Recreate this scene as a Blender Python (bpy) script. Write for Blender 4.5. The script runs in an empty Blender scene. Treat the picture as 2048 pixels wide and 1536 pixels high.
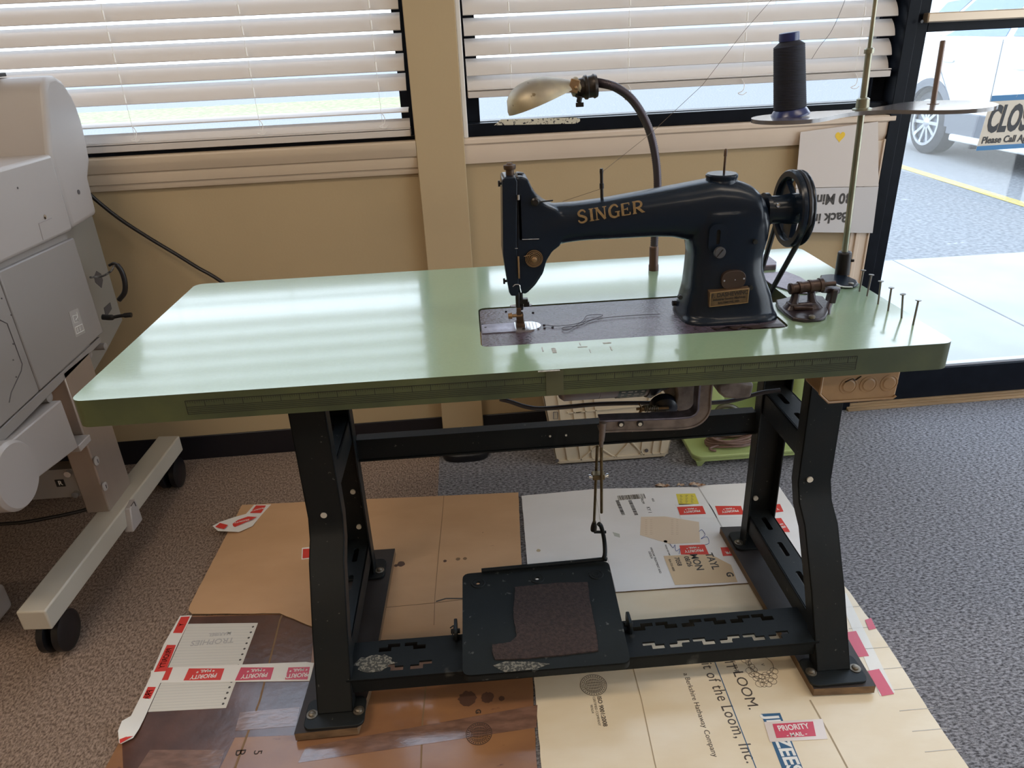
import bpy, bmesh, math, random
from mathutils import Vector, Matrix
random.seed(7)
C = bpy.context.scene.collection
SC = bpy.context.scene
R = math.radians
# ------------------------------------------------------------------ camera
F = 1443.79                                   # focal length in pixels of the 2048 px frame
CAM = Vector((-0.05806732, -1.15547384, 1.16931041))
ROT = Matrix(((0.99689317, 0.06700659, -0.041402), (-0.06614482, 0.42678837, -0.90192935), (-0.04276531, 0.90186573, 0.42989455)))
cd = bpy.data.cameras.new('camera'); cam = bpy.data.objects.new('camera', cd); C.objects.link(cam)
cd.sensor_width = 36.0; cd.lens = F / 2048 * 36.0; cd.clip_start = 0.02; cd.clip_end = 300
cam.matrix_world = Matrix.Translation(CAM) @ ROT.to_4x4()
SC.camera = cam
# ------------------------------------------------------------------ view
SC.view_settings.view_transform = 'Standard'
SC.view_settings.look = 'None'
SC.view_settings.gamma = 1.0
SC.view_settings.use_curve_mapping = False
SC.view_settings.exposure = 0.08
# ------------------------------------------------------------------ world: bright hazy sky
w = bpy.data.worlds.new('sky'); SC.world = w; w.use_nodes = True
nt = w.node_tree; nt.nodes.clear()
o_ = nt.nodes.new('ShaderNodeOutputWorld'); b_ = nt.nodes.new('ShaderNodeBackground')
tc = nt.nodes.new('ShaderNodeTexCoord'); sx = nt.nodes.new('ShaderNodeSeparateXYZ'); cr = nt.nodes.new('ShaderNodeValToRGB')
cr.color_ramp.elements[0].position = 0.0; cr.color_ramp.elements[0].color = (0.92, 0.96, 1.0, 1)
cr.color_ramp.elements[1].position = 0.7; cr.color_ramp.elements[1].color = (0.66, 0.80, 1.0, 1)
nt.links.new(tc.outputs['Generated'], sx.inputs[0]); nt.links.new(sx.outputs['Z'], cr.inputs[0])
nt.links.new(cr.outputs[0], b_.inputs[0]); nt.links.new(b_.outputs[0], o_.inputs[0])
b_.inputs[1].default_value = 4.5
# ------------------------------------------------------------------ ceiling lamps (their light; the fixtures hang above the frame)
def area(name, loc, sx_, sy_, power, col):
    l = bpy.data.lights.new(name, 'AREA'); l.shape = 'RECTANGLE'; l.size = sx_; l.size_y = sy_; l.energy = power; l.color = col
    o = bpy.data.objects.new(name, l); C.objects.link(o); o.location = loc; return o
WARM = (1.0, 0.84, 0.66)
area('ceiling_light', (-1.3, -0.9, 2.66), 1.2, 0.3, 22, WARM)
area('ceiling_light', (1.3, -0.9, 2.66), 1.2, 0.3, 11, WARM)
area('ceiling_light', (-1.3, -3.2, 2.66), 1.2, 0.3, 22, WARM)
area('ceiling_light', (1.3, -3.2, 2.66), 1.2, 0.3, 16, WARM)
# ------------------------------------------------------------------ helpers
def ray(px, py): return ROT @ Vector(((px - 1024) / F, -(py - 768) / F, -1))
def U(px, py, ax, v):
    "point on the world plane ax=v that lies behind photo pixel (px,py)"
    d = ray(px, py); i = 'xyz'.index(ax); return CAM + d * ((v - CAM[i]) / d[i])
WTH = math.atan(0.0195); WO = Vector((0, 0.92, 0)); WE = Vector((math.cos(WTH), math.sin(WTH), 0)); WN = Vector((math.sin(WTH), -math.cos(WTH), 0))
def W(s, d, z): return WO + WE * s + WN * d + Vector((0, 0, z))     # wall frame: along, out of the wall into the room, up
def UW(px, py, d=0):
    r = ray(px, py); o = WO + WN * d; t = (o - CAM).dot(WN) / r.dot(WN); P = CAM + r * t
    return (P - o).dot(WE), P.z

def mat(name, col, rough=.5, metal=0., col2=None, var=0., vscale=6., vdet=4, bump=0., bscale=60., spec=.5, coat=0., stretch=None, spots=None, trans=0., cr_=.12):
    m = bpy.data.materials.new(name); m.use_nodes = True; nt = m.node_tree; N = nt.nodes; L = nt.links
    p = N['Principled BSDF']; c4 = lambda c: (c[0], c[1], c[2], 1)
    p.inputs['Base Color'].default_value = c4(col); p.inputs['Roughness'].default_value = rough; p.inputs['Metallic'].default_value = metal
    p.inputs['Specular IOR Level'].default_value = spec; p.inputs['Coat Weight'].default_value = coat; p.inputs['Coat Roughness'].default_value = cr_
    t = N.new('ShaderNodeTexCoord'); mp = N.new('ShaderNodeMapping'); L.new(t.outputs['Object'], mp.inputs[0])
    if stretch: mp.inputs['Scale'].default_value = stretch
    last = None
    if var > 0 or col2:
        n = N.new('ShaderNodeTexNoise'); n.inputs['Scale'].default_value = vscale; n.inputs['Detail'].default_value = vdet; L.new(mp.outputs[0], n.inputs['Vector'])
        rr = N.new('ShaderNodeValToRGB'); a, b = rr.color_ramp.elements; a.position = .35; b.position = .65
        c2 = col2 or tuple(x * (1 - var) for x in col)
        a.color = c4(c2); b.color = c4(col); L.new(n.outputs['Fac'], rr.inputs[0]); last = rr.outputs[0]
    if spots:   # (scale, threshold, colour)
        n = N.new('ShaderNodeTexNoise'); n.inputs['Scale'].default_value = spots[0]; n.inputs['Detail'].default_value = 6; L.new(mp.outputs[0], n.inputs['Vector'])
        rr = N.new('ShaderNodeValToRGB'); a, b = rr.color_ramp.elements; a.position = spots[1]; b.position = spots[1] + .04; a.color = (0, 0, 0, 1); b.color = (1, 1, 1, 1)
        L.new(n.outputs['Fac'], rr.inputs[0]); mx = N.new('ShaderNodeMixRGB'); L.new(rr.outputs[0], mx.inputs[0])
        if last: L.new(last, mx.inputs[1])
        else: mx.inputs[1].default_value = c4(col)
        mx.inputs[2].default_value = c4(spots[2]); last = mx.outputs[0]
    if last: L.new(last, p.inputs['Base Color'])
    if bump > 0:
        n = N.new('ShaderNodeTexNoise'); n.inputs['Scale'].default_value = bscale; n.inputs['Detail'].default_value = 4; L.new(mp.outputs[0], n.inputs['Vector'])
        bb = N.new('ShaderNodeBump'); bb.inputs['Strength'].default_value = bump; bb.inputs['Distance'].default_value = .002
        L.new(n.outputs['Fac'], bb.inputs['Height']); L.new(bb.outputs[0], p.inputs['Normal'])
    return m
def glass_mat(name, tint=(1, 1, 1), refl=.08):
    m = bpy.data.materials.new(name); m.use_nodes = True; nt = m.node_tree; N = nt.nodes; L = nt.links; N.clear()
    o = N.new('ShaderNodeOutputMaterial'); mx = N.new('ShaderNodeMixShader'); a = N.new('ShaderNodeBsdfTransparent'); g = N.new('ShaderNodeBsdfGlossy')
    a.inputs[0].default_value = (*tint, 1); g.inputs['Roughness'].default_value = .02
    f = N.new('ShaderNodeFresnel'); ge = N.new('ShaderNodeNewGeometry'); mm = N.new('ShaderNodeMath'); mm.operation = 'MULTIPLY_ADD'
    mm.inputs[1].default_value = 1 / 1.45 - 1.45; mm.inputs[2].default_value = 1.45; L.new(ge.outputs['Backfacing'], mm.inputs[0]); L.new(mm.outputs[0], f.inputs[0])
    L.new(f.outputs[0], mx.inputs[0]); L.new(a.outputs[0], mx.inputs[1]); L.new(g.outputs[0], mx.inputs[2]); L.new(mx.outputs[0], o.inputs[0]); return m

def smooth_path(pts, k=6):
    P = [Vector(p) for p in pts]; out = []
    for i in range(len(P) - 1):
        p0 = P[i - 1] if i else P[0] * 2 - P[1]; p1, p2 = P[i], P[i + 1]; p3 = P[i + 2] if i + 2 < len(P) else P[-1] * 2 - P[-2]
        for j in range(k):
            t = j / k
            out.append(.5 * ((2 * p1) + (p2 - p0) * t + (2 * p0 - 5 * p1 + 4 * p2 - p3) * t * t + (3 * p1 - p0 - 3 * p2 + p3) * t ** 3))
    out.append(P[-1]); return out
def frame(d):
    d = Vector(d).normalized(); a = Vector((0, 0, 1)) if abs(d.z) < .9 else Vector((1, 0, 0)); u = d.cross(a).normalized(); return u, d.cross(u)
class MB:
    def __init__(s): s.v = []; s.f = []; s.mi = []; s.cur = 0
    def add(s, vs, fs):
        n = len(s.v); s.v += [Vector(p) for p in vs]; s.f += [[i + n for i in f] for f in fs]; s.mi += [s.cur] * len(fs); return s
    def box(s, x0, x1, y0, y1, z0, z1, M=None):
        vs = [Vector((x, y, z)) for z in (z0, z1) for y in (y0, y1) for x in (x0, x1)]
        if M: vs = [M @ p for p in vs]
        return s.add(vs, [(0, 2, 3, 1), (4, 5, 7, 6), (0, 1, 5, 4), (2, 6, 7, 3), (0, 4, 6, 2), (1, 3, 7, 5)])
    def wbox(s, s0, s1, d0, d1, z0, z1):
        vs = [W(a, d, z) for z in (z0, z1) for d in (d0, d1) for a in (s0, s1)]
        return s.add(vs, [(0, 2, 3, 1), (4, 5, 7, 6), (0, 1, 5, 4), (2, 6, 7, 3), (0, 4, 6, 2), (1, 3, 7, 5)])
    def bar(s, a, b, w, h, up=(0, 0, 1)):
        a, b = Vector(a), Vector(b); d = (b - a).normalized(); side = d.cross(Vector(up)).normalized(); u = side.cross(d)
        vs = [p + side * (sx * w / 2) + u * (sz * h / 2) for p in (a, b) for sx in (-1, 1) for sz in (-1, 1)]
        return s.add(vs, [(0, 1, 3, 2), (4, 6, 7, 5), (0, 4, 5, 1), (2, 3, 7, 6), (0, 2, 6, 4), (1, 5, 7, 3)])
    def prism(s, pts, ax, a, b):
        "2-D outline extruded along axis ax from a to b (outline coords are the other two axes in xyz order)"
        def mk(p, v):
            if ax == 'x': return Vector((v, p[0], p[1]))
            if ax == 'y': return Vector((p[0], v, p[1]))
            return Vector((p[0], p[1], v))
        n = len(pts); vs = [mk(p, a) for p in pts] + [mk(p, b) for p in pts]
        return s.add(vs, [list(range(n))[::-1], list(range(n, 2 * n))] + [(i, (i + 1) % n, n + (i + 1) % n, n + i) for i in range(n)])
    def poly3(s, pts, nrm, th):
        "planar polygon of 3-D points thickened along nrm"
        nrm = Vector(nrm); n = len(pts); P = [Vector(p) for p in pts]; vs = P + [p + nrm * th for p in P]
        return s.add(vs, [list(range(n))[::-1], list(range(n, 2 * n))] + [(i, (i + 1) % n, n + (i + 1) % n, n + i) for i in range(n)])
    def tube(s, path, r, n=10, r1=None, cap=True):
        P = [Vector(p) for p in path]; m = len(P); vs = []; fs = []
        u = None
        for i, p in enumerate(P):
            d = (P[min(i + 1, m - 1)] - P[max(i - 1, 0)]).normalized()
            if u is None: u, _ = frame(d)
            u = (u - d * u.dot(d)).normalized(); v = d.cross(u)
            rr = r[min(i, len(r) - 1)] if isinstance(r, (list, tuple)) else (r if r1 is None else r + (r1 - r) * i / (m - 1))
            vs += [p + (u * math.cos(2 * math.pi * k / n) + v * math.sin(2 * math.pi * k / n)) * rr for k in range(n)]
        for i in range(m - 1):
            fs += [(i * n + k, i * n + (k + 1) % n, (i + 1) * n + (k + 1) % n, (i + 1) * n + k) for k in range(n)]
        if cap: fs += [list(range(n))[::-1], list(range((m - 1) * n, m * n))]
        return s.add(vs, fs)
    def cyl(s, a, b, r, n=20, r1=None): return s.tube([a, b], r, n, r1)
    def lathe(s, o, ax, prof, n=28):
        "prof: list of (distance along axis, radius)"
        o = Vector(o); ax = Vector(ax).normalized(); u, v = frame(ax); vs = []; fs = []; m = len(prof)
        for h, r in prof: vs += [o + ax * h + (u * math.cos(2 * math.pi * k / n) + v * math.sin(2 * math.pi * k / n)) * max(r, 1e-5) for k in range(n)]
        for i in range(m - 1): fs += [(i * n + k, i * n + (k + 1) % n, (i + 1) * n + (k + 1) % n, (i + 1) * n + k) for k in range(n)]
        fs += [list(range(n))[::-1], list(range((m - 1) * n, m * n))]
        return s.add(vs, fs)
    def loft(s, rings, cap=True):
        n = len(rings[0]); vs = [p for r in rings for p in r]; fs = []
        for i in range(len(rings) - 1): fs += [(i * n + k, i * n + (k + 1) % n, (i + 1) * n + (k + 1) % n, (i + 1) * n + k) for k in range(n)]
        if cap: fs += [list(range(n))[::-1], list(range((len(rings) - 1) * n, len(rings) * n))]
        return s.add(vs, fs)
    def text(s, body, size, o, right, up, th=.0004, bold=0., align='CENTER', sx_=1., space=1.):
        cu = bpy.data.curves.new('t', 'FONT'); cu.body = body; cu.size = size; cu.align_x = align; cu.align_y = 'CENTER'; cu.offset = bold; cu.space_character = space
        cu.extrude = th / 2; cu.resolution_u = 3
        ob = bpy.data.objects.new('t', cu); C.objects.link(ob); bpy.context.view_layer.update()
        me = ob.evaluated_get(bpy.context.evaluated_depsgraph_get()).to_mesh()
        right = Vector(right).normalized(); up = Vector(up).normalized(); nn = right.cross(up); o = Vector(o)
        s.add([o + right * v.co.x * sx_ + up * v.co.y + nn * (v.co.z + th / 2) for v in me.vertices], [list(p.vertices) for p in me.polygons])
        ob.to_mesh_clear(); bpy.data.objects.remove(ob); bpy.data.curves.remove(cu); return s
    def ring(s, o, right, up, r, w, th=.0004, n=32, ey=1.):
        right = Vector(right); up = Vector(up); nn = right.cross(up); o = Vector(o); vs = []
        for k in range(n):
            a = 2 * math.pi * k / n; d = right * math.cos(a) + up * math.sin(a) * ey
            vs += [o + d * (r - w / 2), o + d * (r + w / 2), o + d * (r + w / 2) + nn * th, o + d * (r - w / 2) + nn * th]
        fs = []
        for k in range(n):
            a = 4 * k; b = 4 * ((k + 1) % n)
            fs += [(a + 3, a + 2, b + 2, b + 3), (a + 2, a + 1, b + 1, b + 2), (a, a + 3, b + 3, b), (a + 1, a, b, b + 1)]
        return s.add(vs, fs)
    def build(s, name, mats, parent=None, bevel=0., seg=2, ang=38, flat=False, origin=None, fixn=True):
        me = bpy.data.meshes.new(name)
        if parent is not None: org = world_loc(parent)
        elif origin is not None: org = Vector(origin)
        else:
            xs = [p.x for p in s.v]; ys = [p.y for p in s.v]; zs = [p.z for p in s.v]
            org = Vector(((min(xs) + max(xs)) / 2, (min(ys) + max(ys)) / 2, min(zs)))
        me.from_pydata([p - org for p in s.v], [], s.f); me.update()
        ms = mats if isinstance(mats, (list, tuple)) else [mats]
        for m in ms: me.materials.append(m)
        if len(ms) > 1:
            for p, i in zip(me.polygons, s.mi): p.material_index = min(i, len(ms) - 1)
        if fixn:
            bm = bmesh.new(); bm.from_mesh(me); bmesh.ops.recalc_face_normals(bm, faces=bm.faces); bm.to_mesh(me); bm.free()
        if not flat:
            for p in me.polygons: p.use_smooth = True
            me.set_sharp_from_angle(angle=R(ang))
        o = bpy.data.objects.new(name, me); C.objects.link(o)
        if parent is not None:
            o.parent = parent; o['_w'] = list(org)
        else: o.location = org; o['_w'] = list(org)
        if bevel > 0:
            b = o.modifiers.new('bevel', 'BEVEL'); b.width = bevel; b.segments = seg; b.limit_method = 'ANGLE'; b.angle_limit = R(35)
        return o
def world_loc(o): return Vector(o['_w'])
def thing(name, loc, label, cat, group=None):
    o = bpy.data.objects.new(name, None); C.objects.link(o); o.location = loc; o.empty_display_size = .05; o['_w'] = list(loc)
    return tag(o, label, cat, group)
def tag(o, label=None, cat=None, group=None, kind=None):
    if label: o['label'] = label
    if cat: o['category'] = cat
    if group: o['group'] = group
    if kind: o['kind'] = kind
    return o
def struct(o): o['kind'] = 'structure'; return o
def arc(cx, cy, r, a0, a1, n=6): return [(cx + r * math.cos(R(a0 + (a1 - a0) * i / n)), cy + r * math.sin(R(a0 + (a1 - a0) * i / n))) for i in range(n + 1)]
def rrect(x0, x1, y0, y1, r, n=5): return arc(x1 - r, y1 - r, r, 0, 90, n) + arc(x0 + r, y1 - r, r, 90, 180, n) + arc(x0 + r, y0 + r, r, 180, 270, n) + arc(x1 - r, y0 + r, r, 270, 360, n)
def plate(mb, outer, holes, z0, z1, mk=None):
    "2-D polygon with holes extruded z0..z1; mk maps (x,y,z) to world"
    mk = mk or (lambda x, y, z: Vector((x, y, z)))
    bm = bmesh.new(); es = []
    for loop in [outer] + holes:
        vs = [bm.verts.new((p[0], p[1], 0)) for p in loop]
        es += [bm.edges.new((vs[i], vs[(i + 1) % len(vs)])) for i in range(len(vs))]
    bmesh.ops.triangle_fill(bm, use_beauty=True, use_dissolve=False, edges=es)
    bm.verts.index_update(); V = [v.co.copy() for v in bm.verts]; FF = [[v.index for v in f.verts] for f in bm.faces]; bm.free()
    n = len(V)
    mb.add([mk(v.x, v.y, z0) for v in V] + [mk(v.x, v.y, z1) for v in V], [f[::-1] for f in FF] + [[i + n for i in f] for f in FF])
    k = 0; c0 = mb.cur; mb.cur = c0 + 1
    for loop in [outer] + holes:
        m = len(loop)
        mb.add([mk(*loop[i], z) for z in (z0, z1) for i in range(m)], [(i, (i + 1) % m, m + (i + 1) % m, m + i) for i in range(m)])
    mb.cur = c0; return mb
X, Y, Z = Vector((1, 0, 0)), Vector((0, 1, 0)), Vector((0, 0, 1))
# ------------------------------------------------------------------ room
M_wall = mat('tan wall paint', (.42, .315, .18), .75, var=.06, vscale=3, bump=.12, bscale=180)
M_col = mat('tan column paint', (.45, .34, .20), .7, var=.05, vscale=2, bump=.08, bscale=120)
M_ceil = mat('white ceiling', (.75, .73, .68), .8)
M_trim = mat('beige painted trim', (.56, .45, .33), .5, var=.06, vscale=5)
M_trimw = mat('pale painted trim', (.66, .54, .43), .5, var=.06, vscale=5)
M_black = mat('black vinyl base', (.008, .008, .012), .35)
M_frame = mat('black anodised frame', (.007, .009, .014), .38, var=.3, vscale=20, spec=.10)
M_glass = glass_mat('window glass', (.97, .99, 1.0))
M_alu = mat('brown bar metal', (.45, .36, .27), .38, .7)
# floor: carpet coloured brown-grey left of a straight seam, blue-grey right of it
m = bpy.data.materials.new('loop carpet'); m.use_nodes = True; nt = m.node_tree; N = nt.nodes; L = nt.links; p = N['Principled BSDF']
t = N.new('ShaderNodeTexCoord'); s_ = N.new('ShaderNodeSeparateXYZ'); L.new(t.outputs['Object'], s_.inputs[0])
gt = N.new('ShaderNodeMath'); gt.operation = 'GREATER_THAN'; gt.inputs[1].default_value = -.206; L.new(s_.outputs['X'], gt.inputs[0])
mx = N.new('ShaderNodeMixRGB'); L.new(gt.outputs[0], mx.inputs[0])
def tweed(a, b, sc):
    n = N.new('ShaderNodeTexNoise'); n.inputs['Scale'].default_value = 230; n.inputs['Detail'].default_value = 3; n.inputs['Roughness'].default_value = .7
    mp = N.new('ShaderNodeMapping'); mp.inputs['Scale'].default_value = sc; L.new(t.outputs['Object'], mp.inputs[0]); L.new(mp.outputs[0], n.inputs['Vector'])
    r = N.new('ShaderNodeValToRGB'); r.color_ramp.elements[0].position = .38; r.color_ramp.elements[1].position = .62
    r.color_ramp.elements[0].color = (*a, 1); r.color_ramp.elements[1].color = (*b, 1); L.new(n.outputs['Fac'], r.inputs[0]); return r, n
ra, na = tweed((.12, .084, .065), (.35, .262, .21), (1, .55, 1)); rb, nb = tweed((.062, .060, .066), (.31, .305, .325), (.45, 1, 1))
L.new(ra.outputs[0], mx.inputs[1]); L.new(rb.outputs[0], mx.inputs[2]); L.new(mx.outputs[0], p.inputs['Base Color'])
p.inputs['Roughness'].default_value = .95; p.inputs['Specular IOR Level'].default_value = .1
bb = N.new('ShaderNodeBump'); bb.inputs['Strength'].default_value = .6; bb.inputs['Distance'].default_value = .003; L.new(na.outputs['Fac'], bb.inputs['Height']); L.new(bb.outputs[0], p.inputs['Normal'])
M_floor = m
RX0, RX1, RY0 = -3.0, 3.2, -4.6
struct(MB().prism([(RX0, RY0), (RX1, RY0), (RX1, .92 + RX1 * .0195), (RX0, .92 + RX0 * .0195)], 'z', -.05, 0).build('floor', M_floor, origin=(0, 0, 0)))
struct(MB().box(RX0, RX1, RY0, 1.1, 2.7, 2.8).build('ceiling', M_ceil))
struct(MB().box(RX0 - .1, RX0, RY0, 1.1, 0, 2.7).build('wall_left', M_wall))
b = MB(); b.box(RX1, RX1 + .1, RY0, -2.6, 0, 2.7); b.box(RX1, RX1 + .1, .6, 1.1, 0, 2.7); b.box(RX1, RX1 + .1, -2.6, .6, 0, .12); b.box(RX1, RX1 + .1, -2.6, .6, 2.3, 2.7)
struct(b.build('wall_right', M_wall))
b = MB()
for y0_, y1_ in ((-2.6, -2.55), (-1.03, -.97), (.55, .6)): b.box(RX1 + .03, RX1 + .08, y0_, y1_, .12, 2.3)
b.box(RX1 + .03, RX1 + .08, -2.6, .6, .12, .17); b.box(RX1 + .03, RX1 + .08, -2.6, .6, 2.25, 2.3)
w4 = struct(b.build('window_4', M_frame)); MB().box(RX1 + .052, RX1 + .056, -2.55, .55, .17, 2.25).build('window_pane', M_glass, w4, flat=True)
struct(MB().box(RX0, RX1, RY0 - .1, RY0, 0, 2.7).build('wall_front', M_wall))
b = MB()
TH = .11
b.wbox(-3.1, 1.133, -TH, 0, 0, .90)           # below both windows
b.wbox(-3.1, 3.3, -TH, 0, 2.25, 2.7)          # header
b.wbox(-3.1, -2.2, -TH, 0, .90, 2.25)
b.wbox(-.185, -.075, -TH, -.002, .90, 2.25)   # pier behind the column
b.wbox(2.25, 2.40, -TH, 0, 0, 2.25); b.wbox(3.05, 3.3, -TH, 0, 0, 2.25); b.wbox(2.40, 3.05, -TH, 0, 0, .12)
struct(b.build('wall_back', M_wall))
struct(MB().wbox(-.1935, -.0630, -TH, .03, 0, 2.7).build('trim_1', M_col, bevel=.002))
# black vinyl base
struct(MB().wbox(-3.0, -.1935, 0, .006, 0, .083).build('baseboard_left', M_black, bevel=.002))
struct(MB().wbox(-.063, 1.09, 0, .006, 0, .078).build('baseboard_right', M_black, bevel=.002))
# picture rail / sill moulding under window 1, stepped profile
def moulding(prof, s0, s1):
    b = MB(); n = len(prof); b.add([W(s, d, z) for s in (s0, s1) for d, z in prof], [list(range(n)), list(range(n, 2 * n))] + [(i, (i + 1) % n, n + (i + 1) % n, n + i) for i in range(n)]); return b
struct(moulding([(0, .848), (.010, .848), (.013, .856), (.013, .864), (.018, .866), (.022, .885), (.021, .893), (.026, .896), (.034, .914), (.036, .922), (.036, .932), (.030, .936), (0, .936)], -2.2, -.1935).build('trim_2', M_trim, ang=25))
struct(moulding([(0, .866), (.012, .866), (.014, .874), (.018, .884), (.018, .915), (.024, .920), (.024, .930), (.018, .934), (-.02, .934), (-.02, .925), (0, .92)], -.063, 1.15).build('trim_3', M_trimw, ang=25))
# vertical casing below window 2 at the door side
b = MB()
b.wbox(1.075, 1.150, 0, .016, 0, .866); b.wbox(1.09, 1.104, .016, .021, 0, .868); b.wbox(1.128, 1.142, .016, .021, 0, .87)
struct(b.build('trim_4', M_trimw, bevel=.002))
# white jamb liner between column and window 2
struct(MB().wbox(-.063, -.050, -.1, .012, .934, 2.25).build('trim_5', mat('white jamb', (.78, .74, .70), .45), bevel=.002))
# wood threshold strip in front of the door
b = MB(); b.wbox(1.155, 2.35, 0, .036, 0, .007); b.wbox(1.155, 2.35, 0, .024, .007, .0115); b.wbox(1.155, 2.35, 0, .012, .0115, .015)
struct(b.build('trim_6', mat('stained threshold wood', (.42, .28, .15), .45, var=.4, vscale=12, stretch=(.2, 1, 1)), bevel=.001))
# windows
def window(name, s0, s1, z0, z1, fm, fw, d0, d1):
    b = MB(); b.wbox(s0, s1, d0, d1, z0, z0 + fw); b.wbox(s0, s1, d0, d1, z1 - fw, z1); b.wbox(s0, s0 + fw, d0, d1, z0 + fw, z1 - fw); b.wbox(s1 - fw, s1, d0, d1, z0 + fw, z1 - fw)
    o = struct(b.build(name, fm, bevel=.001)); MB().wbox(s0 + fw, s1 - fw, (d0 + d1) / 2 - .003, (d0 + d1) / 2, z0 + fw, z1 - fw).build('window_pane', M_glass, o, flat=True); return o
w1 = window('window_1', -2.2, -.1935, .90, 2.25, M_frame, .035, -.10, -.06)
w2 = window('window_2', -.050, 1.133, .934, 2.25, M_frame, .036, -.085, -.035)
MB().wbox(-2.2, -.1935, -.04, -.004, .90, .945).build('sill_frame', M_frame, w1, bevel=.002)
w3 = window('added_window_3', 2.40, 3.05, .12, 2.25, M_frame, .04, -.085, -.035)  # unseen window beyond the door, added to bring more daylight into the room
MB().wbox(-.05, 1.133, -.035, -.005, .934, .968).build('sill_frame', M_frame, w2, bevel=.002)
# alu channel visible at the right corner of window 2
MB().wbox(1.085, 1.10, -.075, -.05, .972, 1.3).build('glazing_channel', mat('grey channel', (.45, .47, .5), .4), w2)
M_crust = mat('flaked white residue', (.55, .52, .42), .9, spots=(160, .57, (.02, .02, .03)))
s0, z0 = UW(988, 246, -.004); s1, z1 = UW(1160, 240, -.004)
b = MB(); pts = [W(s0, -.005, z0 - .006), W(s1 - .01, -.005, z1 - .009), W(s1, -.005, z1 - .003), W(s1, -.005, z1 + .003), W(s1 - .01, -.005, z1 + .007), W(s0 + .02, -.005, z0 + .008)]
b.poly3(pts, WN, .001).build('flaked_patch', M_crust, w2)
# door
d = MB()
d.wbox(1.133, 1.166, -.11, .022, 0, 2.25)                # jamb
d.wbox(2.20, 2.25, -.11, .022, 0, 2.25)
d.wbox(1.133, 2.25, -.11, .02, 2.2, 2.25)
door = struct(d.build('door_1', M_frame, bevel=.0015))
b = MB(); b.wbox(1.168, 1.206, -.045, .004, .01, 2.19); b.wbox(2.15, 2.195, -.045, .004, .01, 2.19); b.wbox(1.206, 2.15, -.045, .004, .015, .120); b.wbox(1.206, 2.15, -.045, .004, 2.09, 2.19)
b.wbox(1.206, 2.15, -.035, .004, 1.140, 1.168)
b.build('door_leaf', M_frame, door, bevel=.0015)
MB().wbox(1.206, 2.15, -.022, -.018, .118, 2.09).build('door_pane', M_glass, door, flat=True)
MB().wbox(1.206, 2.15, -.03, -.008, .120, .128).build('glazing_bead', mat('grey bead', (.42, .45, .5), .35), door)
b = MB(); b.wbox(1.183, 2.18, .01, .036, 1.163, 1.187)
pb = b.build('push_bar', M_alu, door, bevel=.003)
s_, z_ = UW(1843, 43, .036); MB().cyl(W(s_, .036, z_), W(s_, .0385, z_), .004).build('screw', mat('dark screw', (.03, .03, .03), .4), pb)

# ---- blinds
M_slat = mat('white faux wood slat', (.74, .73, .72), .45)
def trans_mat():
    m = mat('white slat', (.72, .66, .61), .45); nt = m.node_tree; p = nt.nodes['Principled BSDF']; o = nt.nodes['Material Output']
    t = nt.nodes.new('ShaderNodeBsdfTranslucent'); t.inputs[0].default_value = (.8, .82, .85, 1); mx = nt.nodes.new('ShaderNodeMixShader'); mx.inputs[0].default_value = .22
    nt.links.new(p.outputs[0], mx.inputs[1]); nt.links.new(t.outputs[0], mx.inputs[2]); nt.links.new(mx.outputs[0], o.inputs[0]); return m
M_slat = trans_mat()
M_cord = mat('white cord', (.85, .83, .8), .6)
def slat(b, s0, s1, dc, zc, tilt, wd=.05, crown=.0048, sag=0.0):
    "curved slat; tilt in degrees, inner edge low when positive"
    n = 6; top = []; bot = []
    ct, st = math.cos(R(tilt)), math.sin(R(tilt))
    for i in range(n + 1):
        u = (i / n - .5) * wd; h = crown * (1 - (2 * u / wd) ** 2)
        for lst, hh in ((top, h + .0014), (bot, h - .0014)):
            lst.append((dc + u * ct + hh * st, zc - u * st + hh * ct))
    prof = top + bot[::-1]; k = len(prof)
    b.add([W(s, d, z) for s in (s0, s1) for d, z in prof], [list(range(k))[::-1], list(range(k, 2 * k))] + [(i, (i + 1) % k, k + (i + 1) % k, k + i) for i in range(k)])
def blind(label, s0, s1, dc, zs, extra, rail_z, cords, tilt, loc, tz0):
    t = thing('window_blind', loc, label, 'blind')
    b = MB()
    for z in zs: slat(b, s0, s1, dc, z, tilt)
    for z, tl in extra: slat(b, s0, s1, dc, z, tl)
    b.build('slats', M_slat, t, ang=30)
    r = MB(); r.wbox(s0, s1, dc - .026, dc + .026, rail_z, rail_z + .016); r.wbox(s0, s1, dc - .022, dc + .028, rail_z + .018, rail_z + .021)
    r.build('bottom_rail', M_slat, t, bevel=.003)
    hr = MB(); hr.wbox(s0, s1, dc - .03, dc + .03, 2.19, 2.24); hr.build('head_rail', M_slat, t)
    for s in cords:
        c = MB(); k = random.Random(int(s * 1000))
        for z in zs:
            c.tube([W(s, dc + .030, z + .004), W(s + .0005, dc + .031, z - .016)], .0024, 6)
        zz = zs[0] + .02
        c.tube([W(s, dc + .0275, 2.2), W(s, dc + .0275, rail_z + .02)], .0006, 5)
        # loose end under the last slat
        p0 = W(s, dc + .0300, tz0)
        c.tube(smooth_path([p0, p0 + WE * .008 - Z * .015 + WN * .001, p0 + WE * .004 - Z * .030 + WN * .003, p0 - WE * .008 - Z * .036 + WN * .003, p0 + WE * .006 - Z * .040 + WN * .002, p0 + WE * .016 - Z * .034 + WN * .002]), .0010, 5)
        c.build('ladder_cord', M_cord, t)
    return t
zs1 = [1.0815 + .0478 * i for i in range(23)]
ob = blind('white slatted blind in the left window, bottom slats hanging open', -2.15, -.205, -.012, zs1, [(1.012, 7), (.966, 78)], .947, [UW(238, 130)[0], UW(497, 110)[0], UW(748, 90)[0], -1.6], 54, W(-1.2, 0, .94), 1.012)
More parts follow.
